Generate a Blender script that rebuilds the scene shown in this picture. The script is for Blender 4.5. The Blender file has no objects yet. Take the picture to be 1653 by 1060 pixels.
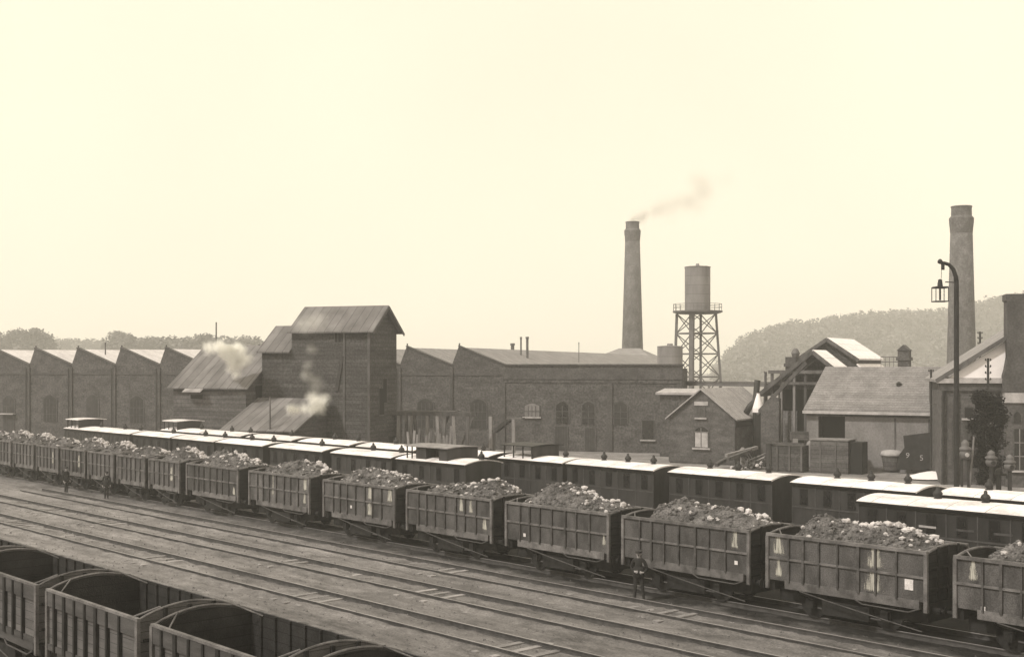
import bpy, bmesh, math, random
from mathutils import Vector, Matrix, noise as mnoise
R = math.radians
scene = bpy.context.scene
col = scene.collection
random.seed(7)

# ---------------------------------------------------------------- camera
EYE, FPX, CX, HY = 8.3, 2000.0, 826.5, 590.0      # eye height, focal length in px of the 1653 px wide frame, horizon row
cam = bpy.data.cameras.new('camera')
cam.sensor_width = 36.0
cam.lens = 36.0 * FPX / 1653.0
cam.shift_y = (HY - 530.0) / 1653.0
cam.clip_start, cam.clip_end = 0.5, 4000
camo = bpy.data.objects.new('camera', cam)
camo.location = (0, 0, EYE)
camo.rotation_euler = (R(90), 0, 0)
col.objects.link(camo)
scene.camera = camo

# ---------------------------------------------------------------- sky, sun, exposure
SUN_EL, SUN_AZ = 47.0, -124.0       # azimuth from +Y, clockwise: behind the camera, to the left
world = bpy.data.worlds.new('World')
scene.world = world
world.use_nodes = True
wn, wl = world.node_tree.nodes, world.node_tree.links
wn.clear()
sky = wn.new('ShaderNodeTexSky')
sky.sky_type = 'NISHITA'
sky.sun_disc = False
sky.sun_elevation = R(SUN_EL)
sky.sun_rotation = R(SUN_AZ)
sky.air_density, sky.dust_density, sky.ozone_density = 1.0, 3.0, 1.0
bw = wn.new('ShaderNodeRGBToBW')
pw = wn.new('ShaderNodeMath'); pw.operation = 'POWER'; pw.inputs[1].default_value = 0.10   # an even, overcast veil
tint = wn.new('ShaderNodeMixRGB'); tint.blend_type = 'MULTIPLY'; tint.inputs[0].default_value = 1
tint.inputs[2].default_value = (10.25, 9.28, 7.25, 1)
bg = wn.new('ShaderNodeBackground'); bg.inputs[1].default_value = 0.10
out = wn.new('ShaderNodeOutputWorld')
wl.new(sky.outputs[0], bw.inputs[0]); wl.new(bw.outputs[0], pw.inputs[0])
wl.new(pw.outputs[0], tint.inputs[1]); cl = wn.new('ShaderNodeTexNoise'); cl.inputs['Scale'].default_value = 2.2; cl.inputs['Detail'].default_value = 3
ctc = wn.new('ShaderNodeTexCoord'); wl.new(ctc.outputs['Generated'], cl.inputs['Vector'])
cr = wn.new('ShaderNodeMapRange'); wl.new(cl.outputs[0], cr.inputs[0])
for k_, q_ in enumerate((.3, .7, .93, 1.03)): cr.inputs[k_ + 1].default_value = q_
cm = wn.new('ShaderNodeMixRGB'); cm.blend_type = 'MULTIPLY'; cm.inputs[0].default_value = 1
wl.new(tint.outputs[0], cm.inputs[1]); wl.new(cr.outputs[0], cm.inputs[2]); wl.new(cm.outputs[0], bg.inputs[0]); wl.new(bg.outputs[0], out.inputs[0])

sun = bpy.data.lights.new('sun', 'SUN')
sun.energy = 3.4
sun.angle = R(4)
sun.color = (1.0, 0.95, 0.85)
suno = bpy.data.objects.new('sun', sun)
sd = Vector((math.sin(R(SUN_AZ)) * math.cos(R(SUN_EL)), math.cos(R(SUN_AZ)) * math.cos(R(SUN_EL)), math.sin(R(SUN_EL))))
suno.rotation_euler = sd.to_track_quat('Z', 'Y').to_euler()
suno.location = (-40, -40, 60)
col.objects.link(suno)

scene.view_settings.view_transform = 'Standard'
scene.view_settings.look = 'None'
scene.view_settings.exposure = 0.0
scene.view_settings.gamma = 1.0
scene.view_settings.use_curve_mapping = False
scene.cycles.volume_bounces = 5
scene.cycles.max_bounces = 6

# ---------------------------------------------------------------- materials
M = {}
def mat(name, v, v2=None, scale=3.0, detail=6.0, rough=0.9, bump=0.0, bscale=30.0, stretch=(1, 1, 1),
        planks=None, metal=0.0, fine=0.0, fscale=40.0, lo=0.35, hi=0.65, vary=0.0, spec=0.3):
    m = bpy.data.materials.new(name); m.use_nodes = True
    nt = m.node_tree; N, L = nt.nodes, nt.links; N.clear()
    o = N.new('ShaderNodeOutputMaterial'); b = N.new('ShaderNodeBsdfPrincipled')
    L.new(b.outputs[0], o.inputs[0])
    b.inputs['Roughness'].default_value = rough; b.inputs['Metallic'].default_value = metal
    b.inputs['Specular IOR Level'].default_value = spec
    tc = N.new('ShaderNodeTexCoord'); oi = N.new('ShaderNodeObjectInfo')
    sc_ = N.new('ShaderNodeVectorMath'); sc_.operation = 'SCALE'; sc_.inputs[0].default_value = (37, 91, 53)
    L.new(oi.outputs['Random'], sc_.inputs['Scale'])
    ad = N.new('ShaderNodeVectorMath'); ad.operation = 'ADD'
    L.new(tc.outputs['Object'], ad.inputs[0]); L.new(sc_.outputs[0], ad.inputs[1])
    mp = N.new('ShaderNodeMapping'); mp.inputs['Scale'].default_value = stretch
    L.new(ad.outputs[0], mp.inputs[0])
    nz = N.new('ShaderNodeTexNoise'); nz.inputs['Scale'].default_value = scale; nz.inputs['Detail'].default_value = detail
    nz.inputs['Roughness'].default_value = 0.62
    L.new(mp.outputs[0], nz.inputs['Vector'])
    mr = N.new('ShaderNodeMapRange'); mr.inputs[1].default_value = lo; mr.inputs[2].default_value = hi
    if v2 is None: v2 = v * 1.5
    mr.inputs[3].default_value = v; mr.inputs[4].default_value = v2
    L.new(nz.outputs[0], mr.inputs[0])
    val = mr.outputs[0]
    def mul(x, f):
        k = N.new('ShaderNodeMath'); k.operation = 'MULTIPLY'; L.new(x, k.inputs[0])
        if isinstance(f, float): k.inputs[1].default_value = f
        else: L.new(f, k.inputs[1])
        return k.outputs[0]
    if fine > 0:
        fz = N.new('ShaderNodeTexNoise'); fz.inputs['Scale'].default_value = fscale; fz.inputs['Detail'].default_value = 3
        L.new(ad.outputs[0], fz.inputs['Vector'])
        fr = N.new('ShaderNodeMapRange'); fr.inputs[1].default_value = .3; fr.inputs[2].default_value = .7
        fr.inputs[3].default_value = 1 - fine; fr.inputs[4].default_value = 1 + fine
        L.new(fz.outputs[0], fr.inputs[0]); val = mul(val, fr.outputs[0])
    if planks:
        ax, w, gap, var = planks
        sx = N.new('ShaderNodeSeparateXYZ'); L.new(tc.outputs['Object'], sx.inputs[0])
        d = N.new('ShaderNodeMath'); d.operation = 'DIVIDE'; L.new(sx.outputs['XYZ'.index(ax)], d.inputs[0]); d.inputs[1].default_value = w
        f = N.new('ShaderNodeMath'); f.operation = 'FRACT'; L.new(d.outputs[0], f.inputs[0])
        g = N.new('ShaderNodeMath'); g.operation = 'GREATER_THAN'; L.new(f.outputs[0], g.inputs[0]); g.inputs[1].default_value = gap
        gm = N.new('ShaderNodeMapRange'); L.new(g.outputs[0], gm.inputs[0]); gm.inputs[3].default_value = 0.35; gm.inputs[4].default_value = 1.0
        val = mul(val, gm.outputs[0])
        fl = N.new('ShaderNodeMath'); fl.operation = 'FLOOR'; L.new(d.outputs[0], fl.inputs[0])
        wz = N.new('ShaderNodeTexWhiteNoise'); wz.noise_dimensions = '1D'; L.new(fl.outputs[0], wz.inputs['W'])
        wr = N.new('ShaderNodeMapRange'); L.new(wz.outputs[0], wr.inputs[0]); wr.inputs[3].default_value = 1 - var; wr.inputs[4].default_value = 1 + var
        val = mul(val, wr.outputs[0])
    if vary > 0:
        vr = N.new('ShaderNodeMapRange'); L.new(oi.outputs['Random'], vr.inputs[0]); vr.inputs[3].default_value = 1 - vary; vr.inputs[4].default_value = 1 + vary
        val = mul(val, vr.outputs[0])
    cc = N.new('ShaderNodeCombineXYZ')
    for i, t in enumerate((1.0, 0.945, 0.97)): L.new(mul(val, t), cc.inputs[i])
    L.new(cc.outputs[0], b.inputs['Base Color'])
    if bump > 0:
        bz = N.new('ShaderNodeTexNoise'); bz.inputs['Scale'].default_value = bscale; bz.inputs['Detail'].default_value = 5
        L.new(ad.outputs[0], bz.inputs['Vector'])
        bm = N.new('ShaderNodeBump'); bm.inputs['Strength'].default_value = bump; bm.inputs['Distance'].default_value = 0.05
        L.new(bz.outputs[0], bm.inputs['Height']); L.new(bm.outputs[0], b.inputs['Normal'])
    M[name] = m
    return m

mat('plate_steel', .034, .105, scale=1.3, stretch=(1, 1, .5), fine=.35, fscale=26, rough=.85, bump=.4, vary=.35)
mat('rib_iron', .03, .08, scale=3, fine=.3, rough=.8, vary=.15)
mat('rim_iron', .06, .16, scale=2.2, fine=.3, rough=.75, vary=.12)
mat('under_iron', .008, .02, scale=4, fine=.3)  # blackened so that it carries the underside's shade
mat('rod_iron', .045, .08, scale=4)
mat('wagon_dark', .008, .026, scale=1.5, fine=.4, planks=('Z', .24, .08, .3), bump=.3)
mat('wagon_wood', .06, .115, scale=1.4, stretch=(.4, 1, 3), fine=.25, planks=('Z', .22, .07, .12), vary=.1)
mat('wagon_board', .038, .075, scale=1.4, stretch=(.4, 1, 3), fine=.3, vary=.1)
mat('lime', .5, .72, scale=5, fine=.2)
mat('coal_fines', .03, .15, scale=1.6, detail=9, fine=.5, fscale=16, rough=.95, bump=.8, bscale=22)
mat('coal_lump', .05, .15, scale=5, fine=.3, rough=.8)
mat('pale_stone', .32, .55, scale=3, fine=.3, rough=.95, bump=.4)
mat('coach_wood', .022, .044, scale=2, stretch=(1, 1, .3), fine=.25, rough=.6, vary=.25)
mat('coach_black', .014, .03, scale=2, stretch=(1, 1, .3), fine=.25, rough=.5)
mat('coach_dark', .008, .014, scale=4, rough=.5)
mat('coach_roof', .42, .74, scale=1.1, stretch=(.6, 1, 1), fine=.12, fscale=9, rough=.75, lo=.3, hi=.55, vary=.12, planks=('X', 1.55, .02, .05))
mat('coach_trim', .04, .07, scale=4)
mat('glass_dark', .010, .02, scale=2, rough=.25, spec=.5)
mat('rail_side', .035, .07, scale=3)
mat('rail_steel', .16, .30, scale=3, stretch=(.2, 1, 1), fine=.2, rough=.5)
mat('sleeper_wood', .17, .28, scale=3, stretch=(4, .6, 1), fine=.35, vary=.25)
mat('brick_hall', .045, .085, scale=.9, stretch=(1, 1, 1.6), fine=.5, fscale=5, bump=.3, bscale=12)
mat('brick_warm', .05, .10, scale=1.1, stretch=(1, 1, 2), fine=.32, fscale=7, bump=.3, bscale=14)
mat('brick_dark', .045, .08, scale=1.1, fine=.3, fscale=7)
mat('brick_pale', .16, .24, scale=.8, fine=.22, fscale=6)
mat('stone_trim', .28, .42, scale=2, fine=.2)
mat('slate_roof', .17, .27, scale=1.2, stretch=(.6, 1, 1), fine=.2, fscale=8, planks=('Y', .5, .08, .06))
mat('pale_slate', .24, .34, scale=1.2, stretch=(.6, 1, 1), fine=.2, fscale=8, planks=('Y', .5, .08, .06))
mat('tile_roof', .14, .21, scale=1.0, fine=.25, fscale=7, planks=('Y', .34, .10, .07))
mat('zinc_roof', .74, .86, scale=1.0, fine=.1, fscale=6, planks=('X', .9, .03, .06), rough=.6)  # zinc, with the sky's glare put into its pale colour
mat('hazed_roof', .48, .64, scale=.6, fine=.12, fscale=5)  # roof slopes paled to paint in haze over the left bays
mat('iron_roof', .10, .18, scale=.8, fine=.15, stretch=(1, .25, 1), planks=('X', .8, .07, .16))
mat('boards', .036, .07, scale=.9, stretch=(.4, .4, 2), fine=.45, fscale=6, planks=('Z', .34, .09, .13))
mat('boards_pale', .055, .105, scale=.9, stretch=(.4, .4, 2), fine=.3, fscale=6, planks=('Z', .34, .10, .14))
mat('boards_upright', .11, .20, scale=.9, stretch=(2, 2, .4), fine=.3, fscale=6, planks=('X', .26, .12, .25))
mat('plaster_pale', .13, .20, scale=.8, stretch=(1, 1, .5), fine=.15, fscale=7, lo=.3, hi=.7)
mat('plaster_white', .7, .8, scale=.7, fine=.08)
mat('timber', .05, .11, scale=2, stretch=(1, 1, .4), fine=.3, vary=.25)
mat('timber_pale', .14, .25, scale=2, stretch=(1, 1, .4), fine=.3, vary=.2)
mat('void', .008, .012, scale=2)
mat('door_wood', .03, .05, scale=2, planks=('X', .25, .1, .15))
mat('black_iron', .014, .03, scale=3, fine=.2, rough=.6)
mat('grey_iron', .08, .13, scale=1.5, fine=.2, rough=.65)
mat('tank_iron', .14, .22, scale=.7, stretch=(1, 1, .3), fine=.15, planks=('Z', 1.35, .03, .08))
mat('chimney_brick', .06, .12, scale=.9, stretch=(1, 1, .6), fine=.4, fscale=4)
mat('sheet_black', .015, .03, scale=2, fine=.2)
mat('chalk', .25, .38, scale=8)
mat('ivy_leaf', .008, .022, scale=3, rough=1.0, spec=.03, vary=.2)
mat('far_leaf', .06, .16, scale=.06, rough=.9, detail=4, fine=.4, fscale=.35)  # paled so the leaves carry part of the haze's fade
mat('bark', .05, .08, scale=4, stretch=(1, 1, .2))
mat('jacket', .012, .02, scale=5, fine=.2)
mat('trousers', .016, .03, scale=5, fine=.2)
mat('boots', .02, .03, scale=5)
mat('skin', .28, .34, scale=5)
mat('cap_cloth', .025, .04, scale=6)
mat('lamp_glass', .62, .72, scale=2, rough=.2)
mat('hill_soil', .05, .09, scale=.02, fine=.3, fscale=.2)
mat('cinder', .06, .10, scale=2)

def ground_mat(name, a, b, streak, dark_to=None):
    """cinder and ballast: broad patches, streaks that run along the tracks (local x), fine grit"""
    m = bpy.data.materials.new(name); m.use_nodes = True
    nt = m.node_tree; N, L = nt.nodes, nt.links; N.clear()
    o = N.new('ShaderNodeOutputMaterial'); p = N.new('ShaderNodeBsdfPrincipled'); L.new(p.outputs[0], o.inputs[0])
    p.inputs['Roughness'].default_value = .95; p.inputs['Specular IOR Level'].default_value = .15
    tc = N.new('ShaderNodeTexCoord')
    def nz(scale, det, st):
        mp = N.new('ShaderNodeMapping'); mp.inputs['Scale'].default_value = st; L.new(tc.outputs['Object'], mp.inputs[0])
        n = N.new('ShaderNodeTexNoise'); n.inputs['Scale'].default_value = scale; n.inputs['Detail'].default_value = det
        n.inputs['Roughness'].default_value = .65; L.new(mp.outputs[0], n.inputs['Vector']); return n.outputs[0]
    def mp_(x, i0, i1, o0, o1):
        r = N.new('ShaderNodeMapRange'); L.new(x, r.inputs[0])
        for k, q in enumerate((i0, i1, o0, o1)): r.inputs[k + 1].default_value = q
        return r.outputs[0]
    def mul(x, y):
        k = N.new('ShaderNodeMath'); k.operation = 'MULTIPLY'; L.new(x, k.inputs[0])
        if isinstance(y, (int, float)): k.inputs[1].default_value = y
        else: L.new(y, k.inputs[1])
        return k.outputs[0]
    v = mp_(nz(.35, 6, (1, 1, 1)), .35, .65, a, b)
    v = mul(v, mp_(nz(1.0, 5, (streak, 1.6, 1)), .3, .7, .72, 1.28))
    v = mul(v, mp_(nz(2.6, 4, (.5, 1, 1)), .35, .65, .8, 1.2))
    v = mul(v, mp_(nz(14, 4, (1, 1, 1)), .3, .7, .66, 1.34))
    v = mul(v, mp_(nz(.9, 7, (.35, 1, 1)), .53, .68, 1.0, .55))
    if dark_to:                                   # spilt coal and painted shade along the loaded train; paler to the left
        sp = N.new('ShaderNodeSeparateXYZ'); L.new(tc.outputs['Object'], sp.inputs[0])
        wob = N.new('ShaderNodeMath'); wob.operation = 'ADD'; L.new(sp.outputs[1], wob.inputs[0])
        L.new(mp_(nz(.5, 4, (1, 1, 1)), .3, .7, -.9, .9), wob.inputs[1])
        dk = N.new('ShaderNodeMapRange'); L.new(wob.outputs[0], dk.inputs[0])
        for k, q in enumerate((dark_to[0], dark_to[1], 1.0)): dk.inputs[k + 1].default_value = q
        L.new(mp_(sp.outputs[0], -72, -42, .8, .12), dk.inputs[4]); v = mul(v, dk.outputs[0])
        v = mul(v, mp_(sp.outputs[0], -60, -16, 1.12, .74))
    c = N.new('ShaderNodeCombineXYZ')
    for i, t in enumerate((1, .945, .96)): L.new(mul(v, t), c.inputs[i])
    L.new(c.outputs[0], p.inputs['Base Color'])
    bm = N.new('ShaderNodeBump'); bm.inputs['Strength'].default_value = .7; bm.inputs['Distance'].default_value = .05
    L.new(nz(18, 5, (1, 1, 1)), bm.inputs['Height']); L.new(bm.outputs[0], p.inputs['Normal'])
    M[name] = m
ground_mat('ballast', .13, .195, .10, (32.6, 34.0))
ground_mat('yard_earth', .17, .26, .6)

# ---------------------------------------------------------------- mesh builder
class MB:
    def __init__(s): s.v, s.f, s.m = [], [], []
    def add(s, vs, fs, mi=0):
        o = len(s.v); s.v += [tuple(q) for q in vs]; s.f += [tuple(o + i for i in f) for f in fs]; s.m += [mi] * len(fs)
        return s
    def box(s, c, d, rot=None, mi=0):
        x, y, z = d[0] / 2, d[1] / 2, d[2] / 2
        vs = [Vector(q) for q in ((-x, -y, -z), (x, -y, -z), (x, y, -z), (-x, y, -z), (-x, -y, z), (x, -y, z), (x, y, z), (-x, y, z))]
        if rot is not None: vs = [rot @ q for q in vs]
        c = Vector(c)
        return s.add([q + c for q in vs], [(0, 3, 2, 1), (4, 5, 6, 7), (0, 1, 5, 4), (1, 2, 6, 5), (2, 3, 7, 6), (3, 0, 4, 7)], mi)
    def lohi(s, x0, x1, y0, y1, z0, z1, mi=0):
        return s.box(((x0 + x1) / 2, (y0 + y1) / 2, (z0 + z1) / 2), (abs(x1 - x0), abs(y1 - y0), abs(z1 - z0)), None, mi)
    def beam(s, a, b, w, h=None, mi=0):
        a, b = Vector(a), Vector(b); d = b - a; h = w if h is None else h
        q = d.to_track_quat('X', 'Z').to_matrix()
        return s.box((a + b) / 2, (d.length, w, h), q, mi)
    def tube(s, pts, r, n=8, mi=0, cap=True):
        pts = [Vector(p) for p in pts]; k = len(pts)
        rs = r if isinstance(r, (list, tuple)) else [r] * k
        vs, fs = [], []
        for i, p in enumerate(pts):
            d = (pts[min(i + 1, k - 1)] - pts[max(i - 1, 0)]).normalized()
            q = d.to_track_quat('Z', 'Y').to_matrix()
            for j in range(n):
                a = 2 * math.pi * j / n
                vs.append(p + q @ Vector((math.cos(a) * rs[i], math.sin(a) * rs[i], 0)))
        for i in range(k - 1):
            for j in range(n):
                fs.append((i * n + j, i * n + (j + 1) % n, (i + 1) * n + (j + 1) % n, (i + 1) * n + j))
        if cap: fs += [tuple(range(n))[::-1], tuple((k - 1) * n + j for j in range(n))]
        return s.add(vs, fs, mi)
    def lathe(s, prof, n=16, c=(0, 0, 0), axis='Z', mi=0):
        vs, fs = [], []
        for r, z in prof:
            for j in range(n):
                a = 2 * math.pi * j / n; p = (math.cos(a) * r, math.sin(a) * r, z)
                if axis == 'Y': p = (p[0], p[2], p[1])
                vs.append((p[0] + c[0], p[1] + c[1], p[2] + c[2]))
        k = len(prof)
        for i in range(k - 1):
            for j in range(n): fs.append((i * n + j, i * n + (j + 1) % n, (i + 1) * n + (j + 1) % n, (i + 1) * n + j))
        fs += [tuple(range(n))[::-1], tuple((k - 1) * n + j for j in range(n))]
        return s.add(vs, fs, mi)
    def prism(s, poly, a0, a1, axis='Y', mi=0):
        """poly: 2-D outline; axis Y: (x,z) outline pushed from y=a0 to a1; axis X: (y,z) from x=a0 to a1; axis Z: (x,y)"""
        def P(q, t): return {'Y': (q[0], t, q[1]), 'X': (t, q[0], q[1]), 'Z': (q[0], q[1], t)}[axis]
        n = len(poly); vs = [P(q, a0) for q in poly] + [P(q, a1) for q in poly]
        fs = [tuple(range(n)), tuple(range(n, 2 * n))[::-1]] + [(i, i + n, (i + 1) % n + n, (i + 1) % n) for i in range(n)]
        return s.add(vs, fs, mi)
    def quad(s, a, b, c, d, t=0.0, mi=0):
        """a slab: quad a b c d thickened by t downwards along its normal"""
        a, b, c, d = map(Vector, (a, b, c, d)); n = (b - a).cross(d - a).normalized()
        lo = [q - n * t for q in (a, b, c, d)]
        return s.add([a, b, c, d] + lo, [(0, 1, 2, 3), (7, 6, 5, 4), (0, 4, 5, 1), (1, 5, 6, 2), (2, 6, 7, 3), (3, 7, 4, 0)], mi)
    def mesh(s, name, mats, smooth=False):
        me = bpy.data.meshes.new(name); me.from_pydata(s.v, [], s.f)
        for q in (mats if isinstance(mats, (list, tuple)) else [mats]): me.materials.append(M[q])
        if len(me.materials) > 1: me.polygons.foreach_set('material_index', s.m)
        bm = bmesh.new(); bm.from_mesh(me); bmesh.ops.recalc_face_normals(bm, faces=bm.faces); bm.to_mesh(me); bm.free()
        if smooth: me.polygons.foreach_set('use_smooth', [True] * len(me.polygons))
        return me
    def build(s, name, mats, parent=None, smooth=False, loc=None):
        o = bpy.data.objects.new(name, s.mesh(name, mats, smooth)); col.objects.link(o)
        if parent: o.parent = parent
        if loc is not None: o.location = loc
        return o

def tag(o, label=None, cat=None, group=None, kind=None):
    if label: o['label'] = label
    if cat: o['category'] = cat
    if group: o['group'] = group
    if kind: o['kind'] = kind
    return o
def thing(name, label, cat, loc=(0, 0, 0), rz=0.0, group=None):
    o = bpy.data.objects.new(name, None); col.objects.link(o); o.empty_display_size = .3
    o.location = loc; o.rotation_euler = (0, 0, rz)
    return tag(o, label, cat, group)
def copy_tree(o, parent=None):
    kids = list(o.children); c = o.copy(); col.objects.link(c)
    if parent: c.parent = parent
    for ch in kids: copy_tree(ch, c)
    return c
def at(px, py, Y):
    """the point at depth Y metres seen at a pixel of the 1653 x 1060 frame"""
    return Vector(((px - CX) / FPX * Y, Y, EYE - (py - HY) / FPX * Y))
def on_ground(px, py, z=0.0):
    return at(px, py, (EYE - z) * FPX / (py - HY))
# the railway yard's own directions: s runs along the tracks away to the left, d across them away from the camera
TH = R(47.6)
CT, ST = math.sin(TH), math.cos(TH)      # .7385, .6743
def trk(s, d, z=0.0): return Vector((-ST * s + CT * d, CT * s + ST * d, z))
class Frame:
    """a building's own axes: x along its front, y away from the camera, turned clockwise by alpha"""
    def __init__(s, O, deg): s.O = Vector((O[0], O[1], 0)); s.a = R(deg); s.u = Vector((math.cos(s.a), -math.sin(s.a), 0)); s.w = Vector((math.sin(s.a), math.cos(s.a), 0))
    def x(s, px, y=0.0):
        k = (px - CX) / FPX; B = s.O + s.w * y
        return (k * B.y - B.x) / (s.u.x - k * s.u.y)
    def hit(s, px, py, y=0.0):
        x = s.x(px, y); P = s.O + s.w * y + s.u * x
        return x, EYE - (py - HY) / FPX * P.y
    def thing(s, name, label, cat, group=None): return thing(name, label, cat, s.O, -s.a, group)

# ---------------------------------------------------------------- ground
RAILS = (23.88, 27.58, 31.08)
def ground():
    b = MB()
    b.add([(-1150, -60, -.12), (1150, -60, -.12), (1150, 1290, -.12), (-1150, 1290, -.12)], [(0, 1, 2, 3)])
    tag(b.build('ground', 'yard_earth'), kind='structure')
    # the cinder bed the tracks lie in, uneven by a few centimetres
    b = MB(); vs, fs = [], []
    xs = [-130 + i * .22 for i in range(int(145 / .22))]; ys = [6 + i * .13 for i in range(int(44.5 / .13))]
    for y in ys:
        for x in xs:
            z = .045 * mnoise.noise((x * .9, y * 1.3, 0)) + .035 * mnoise.noise((x * 3.1, y * 3.1, 5)) - .01
            for yr in RAILS: z += .085 * math.exp(-((y - yr + .12) / .17) ** 2)
            vs.append((x, y, z))
    nx = len(xs)
    for j in range(len(ys) - 1):
        for i in range(nx - 1):
            a = j * nx + i; fs.append((a, a + 1, a + nx + 1, a + nx))
    b.add(vs, fs)
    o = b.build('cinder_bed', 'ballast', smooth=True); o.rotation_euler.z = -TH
    tag(o, kind='structure')
    # loose lumps of ballast
    b = MB(); rnd = random.Random(3)
    for i in range(5200):
        s, d = rnd.uniform(8, 75), rnd.uniform(15.5, 34)
        r = rnd.uniform(.02, .055) * (1.5 if rnd.random() < .08 else 1)
        z = .045 * mnoise.noise((-s * .9, d * 1.3, 0)) + .035 * mnoise.noise((-s * 3.1, d * 3.1, 5)) - .01
        q = [Vector((rnd.uniform(-1, 1), rnd.uniform(-1, 1), rnd.uniform(-.3, 1))).normalized() * r for _ in range(3)]
        c = Vector((-s, d, z))
        b.add([c + Vector((r, 0, 0)), c + Vector((-r * .6, r * .8, 0)), c + Vector((-r * .6, -r * .8, 0)), c + Vector((q[0].x * .4, q[0].y * .4, r))], [(0, 1, 3), (1, 2, 3), (2, 0, 3)], 0 if rnd.random() < .6 else 1)
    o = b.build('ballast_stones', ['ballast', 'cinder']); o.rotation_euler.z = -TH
    tag(o, 'loose ballast stones strewn between the rails', kind='stuff')
ground()

def railway_track(d, s0, s1, label, sleepers=True, seed=0):
    t = thing('railway_track', label, 'railway track', trk((s0 + s1) / 2, d), -TH, 'railway tracks crossing the yard')
    h = (s1 - s0) / 2
    for y in (-.72, .72):
        b = MB()
        b.prism([(y - .06, -.05), (y + .06, -.05), (y + .06, -.0), (y + .012, .012), (y + .012, .10), (y + .034, .115), (y + .034, .15), (y - .034, .15), (y - .034, .115), (y - .012, .10), (y - .012, .012), (y - .06, 0)], -h, h, 'X')
        b.lohi(-h, h, y - .03, y + .03, .1502, .154, 1)
        b.build('rail', ['rail_side', 'rail_steel'], t)
    if sleepers:
        me = MB().box((0, 0, -.065), (.24, 2.45, .15)).mesh('sleeper', 'sleeper_wood')
        n = min(98, int((s1 - s0) / .78)); rnd = random.Random(seed)
        for i in range(n):
            o = bpy.data.objects.new('sleeper', me); col.objects.link(o); o.parent = t
            o.location = (-h + (i + .5) * (2 * h / n), rnd.uniform(-.06, .06), (.012 if mnoise.noise((i * .21, seed * 7.3, 0)) > .27 else -.045) + rnd.uniform(-.012, .014))
            o.rotation_euler.z = rnd.uniform(-.03, .03)
    return t
railway_track(13.55, 5, 46, 'track under the empty open wagons in the bottom left corner', False)
railway_track(24.6, 8, 82, 'bare track nearest to the row of empty wagons', True, 1)
railway_track(28.3, 8, 82, 'middle one of the three bare tracks between the two wagon rows', True, 2)
railway_track(31.8, 8, 82, 'bare track running right beside the loaded coal wagons', True, 3)
railway_track(35.2, 6, 125, 'track hidden under the front row of loaded coal wagons', False)
railway_track(44.3, 10, 125, 'track under the nearer row of white roofed coaches', False)
railway_track(48.95, 10, 125, 'track under the farther row of white roofed coaches', False)

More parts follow.
